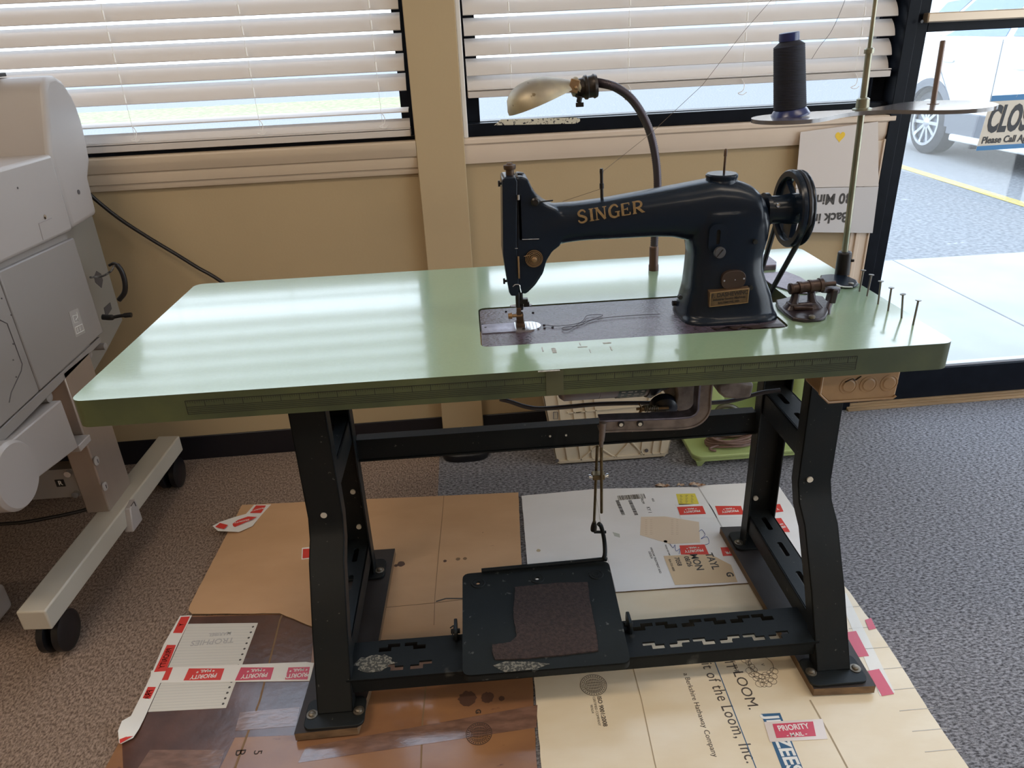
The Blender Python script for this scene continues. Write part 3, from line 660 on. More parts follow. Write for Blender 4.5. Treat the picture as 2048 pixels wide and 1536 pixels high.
# gold SINGER lettering with serifs, laid on the arm face
b = MB(); A_ = U(1157, 446, 'y', YM - .0300); B_ = U(1287, 424, 'y', YM - .0315); rx = (B_ - A_).normalized(); uz = Vector((-rx.z, 0, rx.x)).normalized(); Lw = (B_ - A_).length; Hh = .0175
def stroke(x0, y0, x1, y1, w):
    a = A_ + rx * x0 + uz * y0; c = A_ + rx * x1 + uz * y1; d = (c - a).normalized(); s_ = d.cross(-Y) * (w / 2)
    b.add([a - s_, a + s_, c + s_, c - s_, a - s_ - Y * .0006, a + s_ - Y * .0006, c + s_ - Y * .0006, c - s_ - Y * .0006], [(0, 1, 2, 3), (4, 5, 6, 7), (0, 1, 5, 4), (1, 2, 6, 5), (2, 3, 7, 6), (3, 0, 4, 7)])
def curve(pts, w):
    P = smooth_path([(x, y, 0) for x, y in pts], 5)
    for i in range(len(P) - 1):
        ww = w * (.55 + .45 * math.sin(math.pi * (i + .5) / (len(P) - 1)))
        stroke(P[i].x, P[i].y, P[i + 1].x, P[i + 1].y, ww)
def serif(x, y, w=.0052): stroke(x - w / 2, y, x + w / 2, y, .0012)
u_ = Lw / 6.0; H = Hh
o = 0
curve([(o + .0105, H * .80), (o + .0085, H * .97), (o + .0050, H), (o + .0018, H * .85), (o + .0022, H * .62), (o + .0065, H * .50), (o + .0105, H * .34), (o + .0105, H * .12), (o + .0065, 0), (o + .0025, H * .04), (o + .0005, H * .22)], .0034)
o = .0185; stroke(o, 0, o, H, .0034); serif(o, .0003, .0062); serif(o, H, .0062)
o = .0255; stroke(o, 0, o, H, .0016); stroke(o, H, o + .011, 0, .0034); stroke(o + .011, 0, o + .011, H, .0016); serif(o, .0003); serif(o, H); serif(o + .011, H)
o = .0425; curve([(o + .0118, H * .78), (o + .0095, H * .97), (o + .0055, H), (o + .0012, H * .75), (o + .0005, H * .45), (o + .002, H * .15), (o + .0065, 0), (o + .0105, H * .06), (o + .0118, H * .3)], .0034); stroke(o + .0118, 0, o + .0118, H * .40, .003); serif(o + .0110, H * .42, .0065)
o = .0605; stroke(o, 0, o, H, .0034); stroke(o, H - .0004, o + .009, H - .0004, .0014); stroke(o, H * .5, o + .0065, H * .5, .0013); stroke(o, .0004, o + .0095, .0004, .0014); stroke(o + .009, H * .8, o + .009, H, .0013); stroke(o + .0098, 0, o + .0098, H * .22, .0013); stroke(o + .0066, H * .38, o + .0066, H * .62, .0011)
o = .0765; stroke(o, 0, o, H, .0034); curve([(o, H - .0005), (o + .006, H - .0005), (o + .0092, H * .82), (o + .0088, H * .58), (o + .005, H * .47), (o, H * .47)], .0030); stroke(o + .004, H * .47, o + .0110, .0006, .0034); serif(o, .0003); serif(o - .0005, H, .004); serif(o + .0115, .0006, .004)
sc = Lw / .0885
for i in range(len(b.v)):
    r_ = b.v[i] - A_; b.v[i] = A_ + rx * (r_.dot(rx) * sc) + uz * r_.dot(uz) + Vector((0, r_.y, 0))
b.build('gold_lettering', M_gold, S, flat=True)
# screws and holes on pillar
M_hb = mat('hole black', (.002, .002, .002), .6)
for px, py in ((1511, 484), (1502, 576), (1361, 595)):
    b = MB(); p = U(px, py, 'y', YM - .043 if py < 500 else YM - .047); b.cyl(p - Y * .0005, p + Y * .006, .0035, 12); b.build('screw_hole', M_hb, S)
p = U(1352, 606, 'z', TZ + .012); b = MB(); b.lathe(p, X, [(-.006, .0045), (0, .0045), (0, .003), (.02, .003)], 12); b.build('hinge_screw', M_dk, S)
# bed
b = MB(); b.cur = 0; plate(b, rrect(BX0 + .002, BX1 - .003, BY0 + .002, BY1 - .004, .010), [], TZ - .012, TZ - .0012); bed = b.build('bed', [M_bed, M_dk], S, bevel=.001)
# slide plate and needle plate
a0, a1 = U(958, 652, 'z', TZ), U(1045, 653, 'z', TZ); f0 = U(1030, 662, 'z', TZ)
yc = U(1050, 653, 'z', TZ).y; zP = TZ + .0002
q = MB(); q.box(BX0 + .0035, U(1029, 650, 'z', TZ).x, yc - .018, yc + .020, TZ - .0013, zP); q.build('slide_plate', mat('scuffed slide plate', (.30, .29, .36), .28, .6, var=.4, vscale=60, bump=.2, bscale=120), S, flat=True)
xl = U(1030, 655, 'z', TZ).x; xr = U(1081, 648, 'z', TZ).x
q = MB(); q.prism([(xl, yc - .018), (xl + .020, yc - .018)] + arc(xl + .020, yc + .001, .019, -90, 90, 10)[1:-1] + [(xl + .020, yc + .020), (xl, yc + .020)], 'z', TZ - .0013, zP + .0006)
for i in range(len(q.v)):
    if q.v[i].x > xl + .020: q.v[i].x = xl + .020 + (q.v[i].x - xl - .020) * (xr - xl - .020) / .019
npl = q.build('needle_plate', M_steel, S)
q = MB()
for k in range(5): xx = xl + .013 + k * .0052; q.box(xx - .0003, xx + .0003, yc - .014, yc + .015, zP + .0006, zP + .0009)
q.box(xl + .004, xl + .010, yc - .004, yc + .004, zP + .0006, zP + .001); q.cyl((xl + .013, yc - .013, zP + .0006), (xl + .013, yc - .013, zP + .0012), .0025, 12)
q.build('gauge_mark', M_dk, npl)
for px, py in ((971, 655), (965, 648), (1088, 649), (1089, 655), (1105, 654), (1064, 644), (1012, 622), (1066, 624)): q = MB(); p = U(px, py, 'z', TZ); q.cyl(p - Z * .001, p + Z * .0006, .0020, 10); q.build('bed_screw', M_dk, S)
# worn chipped front edge of the bed by the pillar
q = MB(); rn = random.Random(9); P = []
for i in range(15): p = U(1422 + i * 10.5, 656 + 2.5 * math.sin(i * 1.7), 'z', TZ); P.append(Vector((p.x, max(p.y - .003, BY0 + .001) + rn.uniform(-.002, .002), TZ + .0002)))
P += [Vector((U(1560 - i * 20, 648, 'z', TZ).x, BY0 + .014, TZ + .0002)) for i in range(8)]
q.poly3(P, Z, .0012).build('oil_stain', mat('dark oil crust', (.025, .012, .010), .4, var=.3, vscale=60), S)
# needle bar, presser bar and foot
nx, nz = zx(1034, 575); cz = TZ + .001
q = MB(); pb0 = Vector((nx, YM - .004, nz + .004)); q.cyl(pb0, Vector((nx, YM - .004, cz + .030)), .0034, 12); q.build('needle_bar', M_dk, S)
q = MB(); xp = nx + .0055; q.cyl(Vector((xp, YM + .005, nz + .004)), Vector((xp, YM + .005, cz + .022)), .0036, 12)
q.box(xp - .005, xp + .011, YM - .001, YM + .009, cz + .033, cz + .041); q.box(xp + .004, xp + .013, YM - .001, YM + .006, cz + .028, cz + .036); q.build('presser_bar', M_dk, S, bevel=.001)
q = MB(); q.lathe(Vector((xp + .001, YM + .02, cz + .0235)), Z + Y * .25, [(0, .0175), (.001, .018), (.0015, .0175)], 28); q.build('guard_disc', mat('thin steel disc', (.42, .42, .46), .25, .8), S)
q = MB(); q.lathe(Vector((nx - .016, YM - .006, cz + .017)), X, [(0, .0045), (.006, .005), (.0065, .0028), (.022, .0026)], 14); q.build('needle_clamp_screw', M_brass, S)
q = MB(); q.box(nx - .003, nx + .008, YM - .007, YM + .006, cz + .004, cz + .019); q.box(nx - .0045, nx + .0095, YM - .016, YM + .006, cz, cz + .005); q.box(nx - .0025, nx + .0045, YM - .009, YM + .001, cz + .018, cz + .030); q.build('presser_foot', M_rust, S, bevel=.001)
q = MB(); q.cyl(Vector((nx + .0005, YM - .004, cz + .03)), Vector((nx + .0005, YM - .004, TZ - .001)), .0009, 8); q.build('needle', M_steel, S)
q = MB(); g = U(1031, 573, 'y', YM - .029); q.tube(smooth_path([g - X * .004, g + Z * .003, g + X * .006 + Z * .002, g + X * .007 - Z * .004, g + X * .008 - Z * .010]), .0007, 6); q.build('thread_hook', M_steel, S)
# hand wheel (axis along x)
WX, WZ, WR = .433, zx(1562, 420)[1] + .001, .0575
q = MB(); q.lathe((WX - .012, YM, WZ), X, [(0, WR - .010), (0, WR - .002), (.0025, WR), (.007, WR), (.010, WR - .0025), (.0135, WR - .008), (.017, WR - .0025), (.019, WR - .001), (.021, WR - .002), (.021, WR - .010), (.012, WR - .012), (.003, WR - .012), (0, WR - .010)], 64)
q.f = q.f[:-2]; q.mi = q.mi[:-2]
wh = q.build('hand_wheel', M_jap, S)
def cx_(a, r): return (YM + r * math.cos(a), WZ + r * math.sin(a))
q = MB(); holes = []
for k in range(3):
    a0 = R(90 + 120 * k + 8); w_ = R(44); pts = [cx_(a0 - w_ + 2 * w_ * i / 10, WR - .013) for i in range(11)] + [cx_(a0 + w_ * .55 - 1.1 * w_ * i / 6, .023) for i in range(7)]
    holes.append(pts)
plate(q, [cx_(2 * math.pi * i / 48, WR - .0095) for i in range(48)], holes, WX - .006, WX + .003, lambda x, y, z: Vector((z, x, y))); q.mi = [0] * len(q.mi)
q.build('wheel_web', M_jap, wh, bevel=.0012)
q = MB(); q.lathe((.385, YM, WZ), X, [(0, .026), (.006, .026), (.008, .021), (.030, .021), (.034, .022), (.040, .023), (.052, .023), (.056, .021), (.062, .020), (.064, .012), (.068, .011)], 30); q.build('wheel_hub', M_jap, wh)
p = U(1557, 411, 'y', YM - .021); q = MB(); q.lathe(p, -Y, [(-.004, .003), (.0006, .003), (.001, .0)], 12); q.build('set_screw', M_steel, wh)
# belt
BL = thing('drive_belt', (WX + .0015, -.01, TZ), 'black round leather belt running from the hand wheel down through the table', 'belt')
q = MB(); r_ = WR - .0045; bx = WX + .0015; pth = []
e0 = Vector((bx, -.0145, TZ - .03))
a_st = 185
for k in range(13): a = R(190 - k * 200 / 12); pth.append(Vector((bx, YM + r_ * math.cos(a), WZ + r_ * math.sin(a))))
path = [Vector((bx + .002, -.018, TZ - .10)), Vector((bx + .001, -.018, TZ))] + pth + [Vector((bx + .001, .034, TZ)), Vector((bx + .002, .040, TZ - .10))]
q.tube(path, .0042, 8); q.build('belt', mat('black leather belt', (.010, .010, .014), .42), BL)
# thread lying on the bed
q = MB(); pts = [U(a, c, 'z', TZ + .001) for a, c in ((1090, 650), (1115, 652), (1150, 648), (1190, 637), (1205, 630), (1175, 631), (1165, 642), (1140, 658), (1128, 660), (1126, 655), (1160, 650), (1185, 640), (1225, 634), (1280, 630), (1320, 628))]
q.tube(smooth_path(pts, 6), .0005, 5); tag(q.build('loose_thread', mat('dark sewing thread', (.03, .025, .04), .7)), 'dark loose thread curled on the machine bed right of the needle plate', 'thread')
# thread from head up over the pins
q = MB(); yy = YM - .002
q.tube([U(1125, 403, 'y', yy), U(1204, 377, 'y', yy), U(1203, 345, 'y', yy), U(1300, 268, 'y', .02), U(1405, 170, 'y', .03), U(1490, 60, 'y', .04), U(1560, -20, 'y', .058)], .00035, 5)
q.build('upper_thread', mat('brown thread', (.10, .07, .05), .7)); tag(bpy.data.objects['upper_thread'], 'thin brown thread rising from the machine arm pin across the right window', 'thread')
# ------------------------------------------------------------------ gooseneck lamp
yL = .168
L_ = thing('gooseneck_lamp', U(1307, 540, 'z', TZ), 'gooseneck work lamp with tarnished metal scoop shade at the back of the green table', 'lamp')
M_shade = mat('tarnished aluminium shade', (.50, .43, .28), .46, .6, col2=(.30, .26, .20), var=.4, vscale=16, spots=(55, .66, (.16, .12, .07)), bump=.15, bscale=40)
M_goose = mat('grey flexible conduit', (.075, .06, .07), .38, .6)
base = U(1307, 540, 'z', TZ)
gp = [(1307, 540), (1308, 500), (1311, 440), (1315, 385), (1313, 330), (1303, 275), (1286, 232), (1262, 197), (1232, 175), (1205, 167), (1188, 165)]
P = [U(a, c, 'y', yL - .03 * (i / 10) ** 2) for i, (a, c) in enumerate(gp)]; P[0] = base + Z * .0
P = smooth_path(P, 26); rr = [.0068 + .0007 * math.sin(i * math.pi) if 0 else .0066 + (.0009 if i % 2 else 0) for i in range(len(P))]
b = MB(); b.tube(P[18:], rr[18:], 14); b.build('gooseneck_tube', M_goose, L_, ang=80)
b = MB(); b.lathe(base, (P[24] - base), [(0, .0095), (.010, .0095), (.012, .0085), (.044, .0085), (.046, .0078), (.048, .006)], 20); b.build('base_ferrule', mat('brown ferrule', (.10, .06, .045), .4, .5), L_)
e = P[-1]; ys = e.y
sA = U(1190, 172, 'y', ys); sB = U(1148, 178, 'y', ys); ax = (sB - sA).normalized()
b = MB(); b.lathe(sA - ax * .004, ax, [(0, .008), (.001, .0175), (.006, .0195), (.009, .0175), (.016, .0175), (.018, .0195), (.022, .019), (.024, .016), (.036, .0145), (.040, .012)], 32); b.build('lamp_socket', mat('dark brass socket', (.045, .035, .03), .35, .6, var=.4, vscale=60), L_)
k0 = U(1160, 192, 'y', ys - .012); b = MB(); b.cyl(k0, k0 - Z * .010 - X * .002, .0045); b.box(k0.x - .007, k0.x + .006, k0.y - .003, k0.y + .003, k0.z - .017, k0.z - .010); b.build('switch_key', M_dk, L_, bevel=.001)
# scoop shade: long shell open underneath
tip = U(1018, 231, 'y', ys); neck = U(1148, 176, 'y', ys); axx = (tip - neck).normalized(); upv = Vector((-axx.z, 0, axx.x)); upv = upv if upv.z > 0 else -upv; LEN = (tip - neck).length
b = MB(); rings = []; n = 20
for i in range(25):
    t = i / 24; hw_ = .013 + .032 * math.sin(min(1, t / .60) * math.pi / 2) if t < .60 else .045 * math.sqrt(max(0.0004, 1 - ((t - .60) / .405) ** 2))
    hh_ = .013 + .027 * math.sin(min(1, t / .58) * math.pi / 2) if t < .58 else .040 * max(.0004, 1 - ((t - .58) / .422) ** 2.6) ** .42
    c0 = neck + axx * (LEN * t) - upv * .0; out = []
    for sgn in (1, .955):
        rng = range(n + 1) if sgn == 1 else range(n, -1, -1)
        for k in rng:
            a = math.pi * k / n; out.append(c0 - Y * .0 + Y * (-math.cos(a)) * hw_ * sgn + upv * (math.sin(a) * hh_ * sgn * 1.0))
    rings.append(out)
b.loft(rings); b.build('lamp_shade', M_shade, L_, ang=60)
b = MB(); c0 = neck + axx * .006
b.lathe(neck - axx * .010, axx, [(0, .0155), (.004, .0165), (.010, .014), (.016, .0125)], 24); b.build('shade_collar', M_shade, L_)
p = U(1151, 172, 'y', ys - .016); b = MB(); b.box(p.x - .010, p.x + .006, p.y - .001, p.y + .0016, p.z - .011, p.z + .010, Matrix.Translation(p) @ Matrix.Rotation(R(15), 4, 'Y') @ Matrix.Translation(-p)); b.cyl(p - Y * .002 + X * .001 - Z * .005, p, .003); b.build('clamp_tab', M_brass, L_, bevel=.0015)
# ------------------------------------------------------------------ thread stand
yS = .058
tb = U(1683, 553, 'z', TZ)
TS = thing('thread_stand', tb, 'tall metal thread stand with grey two-lobed tray bolted to the table', 'thread stand')
M_rod = mat('mottled galvanised rod', (.34, .32, .24), .35, .75, col2=(.20, .22, .16), var=.3, vscale=60, stretch=(1, 1, .3))
pt = U(1725, 212, 'y', yS); tp = U(1752, 0, 'y', yS); dv = (tp - tb).normalized()
M_plate = mat('grey painted plate', (.13, .12, .13), .16, spec=.6, col2=(.10, .095, .10), var=.3, vscale=40, coat=.5)
b = MB(); mid = U(1738, 104, 'y', yS); b.cyl(tb + Z * .006, mid, .0052, 16); b.build('lower_rod', M_rod, TS)
b = MB(); b.lathe(mid - dv * .002, dv, [(0, .006), (.0, .0075), (.006, .0075), (.008, .005)], 18); b.build('rod_collar', M_rod, TS)
b = MB(); b.cyl(mid, tb + dv * 1.02, .0032, 12); b.build('upper_rod', M_rod, TS)
q0 = tb + dv * .98
b = MB(); b.tube(smooth_path([q0, q0 + X * .05 + Z * .02, q0 - X * .12 + Z * .03, q0 - X * .17]), .002, 8); b.build('thread_arm', M_rod, TS)
b = MB(); b.lathe(tb + Z * .004, Z - X * .02, [(0, .0125), (.040, .0118), (.042, .010)], 26); b.cyl(tb + Vector((.010, -.004, .030)), tb + Vector((.0155, -.006, .030)), .0025); b.build('rod_socket', M_dk, TS, bevel=.001)
b = MB(); f1 = [U(a, c, 'z', TZ) for a, c in ((1640, 556), (1660, 554), (1690, 556), (1712, 566), (1716, 573), (1708, 577), (1692, 578), (1668, 577), (1652, 570), (1640, 564))]
b.prism([(p.x, p.y) for p in f1], 'z', TZ, TZ + .006); b.build('flange', M_jap, TS, bevel=.002)
for a, c in ((1702, 567), (1676, 574)):
    q = U(a, c, 'z', TZ + .006); b = MB(); b.lathe(q, Z, [(0, .0045), (.001, .0045), (.0015, .003)], 14); b.build('flange_screw', M_bolt, TS)
# tray plate: two round lobes joined by a waist, slightly tilted
lc, rc = Vector((.458, .030, 0)), Vector((.712, .040, 0)); wc = pt
def tz_(x): return 1.0405 + (x - .458) * .018
pl = []
for i in range(33):
    a = R(60 + 240 * i / 32); pl.append((lc.x + .060 * math.cos(a), lc.y + .052 * math.sin(a)))
pl += [(.505, -.004), (.535, .018), (.56, .030), (.59, .034), (.62, .024), (.645, -.004)]
for i in range(33):
    a = R(-128 + 256 * i / 32); pl.append((rc.x + .076 * math.cos(a), rc.y + .078 * math.sin(a)))
pl += [(.645, .088), (.62, .074), (.59, .066), (.56, .070), (.52, .078)]
b = MB(); plate(b, pl, [], -.006, 0, lambda x, y, z: Vector((x, y, tz_(x) + z))); b.mi = [0] * len(b.mi); b.build('tray', M_plate, TS, bevel=.001)
pc = Vector((pt.x, yS, tz_(pt.x)))
b = MB(); b.lathe(pc, dv, [(-.001, .015), (.0015, .015), (.003, .0105), (.016, .0100), (.018, .007)], 26); b.build('hub', M_rod, TS)
pr = U(1866, 208, 'z', tz_(.7)); pq = U(1886, 82, 'y', pr.y)
b = MB(); b.lathe(pr, (pq - pr), [(0, .009), (.001, .009), (.0012, .0042), ((pq - pr).length, .0042), ((pq - pr).length + .001, .003)], 16); b.build('spindle', mat('brown oxidised spindle', (.20, .15, .13), .35, .5), TS)
# cone of thread
cb = U(1580, 232, 'z', tz_(.45)); ct = U(1578, 66, 'y', cb.y); hC = (ct - cb).length
TC = thing('thread_cone', cb, 'large cone of dark navy thread standing on the left lobe of the thread stand', 'thread cone')
b = MB(); n_ = 60; prof = [(.012, .0225)]
for i in range(n_): t = i / (n_ - 1); prof.append((.012 + (hC - .030) * t, (.0246 - .0018 * t) + (.0004 if i % 2 else 0)))
prof += [(hC - .012, .0150), (hC - .010, .013)]
cax = (ct - cb).normalized(); b.lathe(cb, cax, prof, 40); b.build('wound_thread', mat('dark navy thread', (.003, .0035, .010), .75, col2=(.006, .008, .022), var=.5, vscale=300, bump=.4, bscale=500, stretch=(.1, .1, 1)), TC)
b = MB(); b.lathe(cb, cax, [(0, .0300), (.002, .0302), (.004, .0290), (.009, .0262), (.013, .0225), (.013, .0180)], 40); M_navy = mat('navy blue plastic', (.012, .022, .11), .28, spec=.6); b.build('cone_base', M_navy, TC)
b = MB(); b.lathe(cb + cax * (hC - .011), cax + X * .05, [(0, .0150), (.003, .0152), (.011, .0150), (.012, .0135), (.012, .008)], 32); b.build('cone_top', M_navy, TC)
b = MB(); b.tube(smooth_path([cb + Vector((.024, 0, .082)), U(1640, 92, 'y', .05), U(1664, 60, 'y', .055), U(1690, 0, 'y', .058), U(1700, -40, 'y', .058)]), .00035, 5)
tag(b.build('cone_thread', mat('dark thread', (.02, .02, .03), .7)), 'thin dark thread curving up from the navy cone beside the stand rod', 'thread')
# ------------------------------------------------------------------ belt cover plate behind the pillar
G = thing('belt_plate', (.46, .10, TZ), 'flat grey metal plate with raised block on the table behind the machine pillar', 'metal plate')
M_gp = mat('grey hammered plate', (.18, .15, .19), .26, .5, var=.3, vscale=70, bump=.25, bscale=150)
pp = [U(a, c, 'z', TZ) for a, c in ((1594, 588), (1620, 590), (1640, 582), (1600, 556), (1572, 545), (1525, 548), (1519, 556), (1530, 562), (1545, 572))]
b = MB(); b.prism([(p.x, p.y) for p in pp], 'z', TZ, TZ + .0025); b.build('plate_sheet', M_gp, G, bevel=.0008)
pp = [U(a, c, 'z', TZ) for a, c in ((1500, 543), (1552, 540), (1552, 533), (1533, 518), (1500, 518))]
b = MB(); b.prism([(p.x, p.y) for p in pp], 'z', TZ, TZ + .010); b.build('raised_block', M_gp, G, bevel=.002)
# ------------------------------------------------------------------ bobbin winder
BW = thing('bobbin_winder', (.46, -.11, TZ), 'dark rusty bobbin winder screwed to the green table right of the machine', 'bobbin winder')
pp = [U(a, c, 'z', TZ) for a, c in ((1551, 606), (1562, 604), (1585, 598), (1622, 596), (1645, 599), (1656, 612), (1655, 630), (1650, 640), (1640, 644), (1610, 646), (1584, 642), (1570, 632), (1555, 618))]
M_wi = mat('oily dark casting', (.045, .035, .042), .3, .3, var=.4, vscale=60, bump=.3, bscale=120)
M_wr = mat('rusty brown shaft', (.075, .045, .035), .42, .5, var=.5, vscale=70)
b = MB(); b.prism([(p.x, p.y) for p in pp], 'z', TZ, TZ + .006); b.build('base_plate', M_wi, BW, bevel=.0018, seg=3)
yW = -.098
s0_, s1_ = U(1578, 578, 'y', yW), U(1648, 569, 'y', yW); dx = (s1_ - s0_).normalized(); Ls = (s1_ - s0_).length
b = MB(); b.lathe(s0_, dx, [(0, .006), (.001, .0088), (.004, .0092), (.005, .0078), (Ls * .25, .0078), (Ls * .26, .0100), (Ls * .34, .0100), (Ls * .35, .0088), (Ls * .55, .0088), (Ls * .56, .0104), (Ls * .63, .0104), (Ls * .64, .0096), (Ls * .84, .0096), (Ls * .85, .0112), (Ls * .95, .0112), (Ls * .96, .004), (Ls + .018, .0035)], 26); b.build('winder_shaft', M_wr, BW)
for i, (pa_, pb_, w_) in enumerate((((1592, 586), (1585, 612), .010), ((1622, 584), (1626, 612), .009))):
    a_, c_ = U(*pa_, 'y', yW), U(*pb_, 'y', yW); c_.z = TZ + .004
    b = MB(); b.loft([sring_z(a_.z, a_.x, .0052, yW, .006, 3, 16), sring_z((a_.z + c_.z) / 2, (a_.x + c_.x) / 2, .006, yW, .007, 3, 16), sring_z(c_.z + .006, c_.x, .011, yW, .010, 3, 16), sring_z(c_.z, c_.x, .016, yW, .013, 3, 16)]); b.build('bracket', M_wi, BW)
b = MB(); a_, c_ = U(1575, 610, 'y', yW), U(1632, 606, 'y', yW); b.box(a_.x, c_.x, yW - .009, yW + .010, TZ + .004, TZ + .016); b.build('bracket_foot', M_wi, BW, bevel=.004, seg=3)
b = MB(); P = [U(a, c, 'y', yW - .012) for a, c in ((1586, 626), (1600, 626), (1622, 634), (1612, 640), (1592, 634))]
for p in P: p.z = TZ + .0085
b.bar(P[0] + Z * .002, P[2] + Z * .0, .007, .005); b.build('tension_lever', M_wr, BW, bevel=.001)
b = MB(); e_ = U(1624, 632, 'z', TZ + .01); b.lathe(e_ - Z * .003, Z, [(0, .005), (.003, .005), (.0045, .003)], 14); b.build('thumb_nut', M_bolt, BW)
b = MB(); b.bar(U(1640, 578, 'y', yW), U(1676, 580, 'y', yW + .01), .012, .010); b.bar(U(1668, 576, 'y', yW), U(1660, 604, 'y', yW), .018, .010); b.build('stop_latch', M_wi, BW, bevel=.002)
b = MB(); b.tube([U(1662, 598, 'y', yW), U(1656, 618, 'y', yW - .01), U(1655, 632, 'y', yW - .022)], .0042, 10); b.lathe(U(1642, 634, 'y', yW - .02), X, [(-.003, .004), (-.002, .0095), (.006, .0095), (.007, .004)], 20); b.build('trip_arm', M_wi, BW)
b = MB(); P = [U(a, c, 'y', yW) for a, c in ((1646, 569), (1665, 567), (1685, 573), (1705, 574))]; b.tube(smooth_path(P), .0012, 6); b.build('spring_wire', M_steel, BW)
# ------------------------------------------------------------------ clutch motor under the table
CM = thing('clutch_motor', (.30, .08, .72), 'grimy grey clutch motor with bent pedal lever hanging under the sewing table', 'motor')
M_gr = mat('grimy grey casting', (.21, .17, .15), .5, .2, col2=(.12, .095, .08), var=.4, vscale=40, bump=.3, bscale=110)
M_mot = mat('purple-grey motor shell', (.20, .17, .18), .38, .3, var=.3, vscale=10)
M_mblk = mat('black end bell', (.010, .012, .02), .35)
def Uy(px, py, y): return U(px, py, 'y', y)
ym = .10; mc = Uy(1210, 760, ym); zb = Uy(1200, 805, ym - .05).z
mr = .075; mcz = .610
b = MB(); x0 = Uy(1118, 798, ym - .05).x; x1 = Uy(1300, 780, ym - .05).x
b.lathe((x0, ym, mcz), X, [(0, mr - .020), (.004, mr - .006), (.012, mr), (.075, mr), (.0755, mr - .0008), (.077, mr - .0008), (.0775, mr), (x1 - x0, mr)], 48); b.build('motor_shell', M_mot, CM)
b = MB(); zc_ = mcz
for i in range(14): pass
xa, xb = Uy(1237, 790, ym - .06).x, Uy(1292, 784, ym - .06).x
rings = []
for xx in (xa, xb): rings.append([Vector((xx, ym + (mr + .0012) * math.cos(R(a)), mcz + (mr + .0012) * math.sin(R(a)))) for a in range(190, 262, 6)])
b.add(rings[0] + rings[1], [(i, i + 1, 12 + i + 1, 12 + i) for i in range(11)]); lab_ = b.build('data_label', mat('dark teal data label', (.02, .05, .06), .4), CM)
b = MB()
for i, a in enumerate(range(198, 258, 8)):
    for j in range(4):
        c_ = Vector((xa + .005 + j * (xb - xa) * .24, ym + (mr + .0016) * math.cos(R(a)), mcz + (mr + .0016) * math.sin(R(a)))); nn = Vector((0, math.cos(R(a)), math.sin(R(a)))); tt = nn.cross(X)
        w_ = .004 + .005 * ((i * 3 + j * 5) % 4) / 3; b.add([c_, c_ + X * w_, c_ + X * w_ + tt * .0045, c_ + tt * .0045], [(0, 1, 2, 3)])
b.build('label_field', mat('pale label field', (.42, .42, .40), .5), lab_, flat=True)
b = MB(); x2 = Uy(1345, 790, ym - .05).x
b.lathe((x1, ym, mcz), X, [(-.004, mr + .003), (.006, mr + .005), (.012, mr + .002), (.026, mr - .006), (x2 - x1 - .004, mr - .010), (x2 - x1, mr - .018)], 48); b.build('end_bell', M_mblk, CM)
p = Uy(1330, 818, .03); b = MB(); b.lathe(p + Y * .02, -Y - Z * .2, [(0, .026), (.016, .025), (.022, .018), (.026, .006)], 26); b.build('clutch_knob', M_mblk, CM)
# casting between bell and lever
b = MB(); P = [Uy(a, c, .04) for a, c in ((1347, 762), (1412, 750), (1412, 800), (1400, 815), (1382, 826), (1362, 824), (1344, 815), (1350, 790))]
b.prism([(p.x, p.z) for p in P[::-1]], 'y', .035, .12); b.build('clutch_housing', M_gr, CM, bevel=.006, seg=3)
b = MB(); b.box(Uy(1345, 770, .07).x, Uy(1440, 760, .07).x, .03, .17, TZ - TT - .012, TZ - TT - .001); b.build('mounting_bracket', M_gr, CM, bevel=.002)
b = MB(); b.box(.27, .33, .04, .16, .66, TZ - TT - .001); b.build('mounting_bracket', M_gr, CM, bevel=.004)
b = MB(); b.lathe((Uy(1425, 780, ym).x, ym, .61), X, [(0, .040), (.004, .052), (.060, .055), (.062, .050), (.066, .020)], 36); b.build('pulley_guard', M_gr, CM)
b = MB(); P = [Uy(a, c, .05) for a, c in ((1436, 772), (1436, 786), (1450, 797), (1475, 799), (1502, 796), (1509, 768), (1470, 762))]
b.prism([(p.x, p.z) for p in P], 'y', .05, .11); b.build('guard_cover', M_gr, CM, bevel=.005, seg=3)
# spring bolt with wing nut
a_, c_ = Uy(1288, 817, .02), Uy(1316, 817, .02)
b = MB(); hel = []
for i in range(90): t = i / 89; hel.append(a_.lerp(c_, t) + Vector((0, .0055 * math.cos(t * 2 * math.pi * 8), .0055 * math.sin(t * 2 * math.pi * 8))))
b.tube(hel, .0013, 6); b.build('spring', M_bolt, CM)
b = MB(); b.cyl(a_ - X * .014, c_ + X * .02, .0028); b.build('spring_bolt', M_brass, CM)
b = MB(); w0 = a_ - X * .004; b.bar(w0, w0 + Vector((-.006, -.002, .012)), .003, .008, Y); b.bar(w0, w0 + Vector((-.006, -.002, -.012)), .003, .008, Y); b.cyl(w0 - X * .003, w0 + X * .004, .0055, 12); b.build('wing_nut', M_brass, CM, bevel=.001)
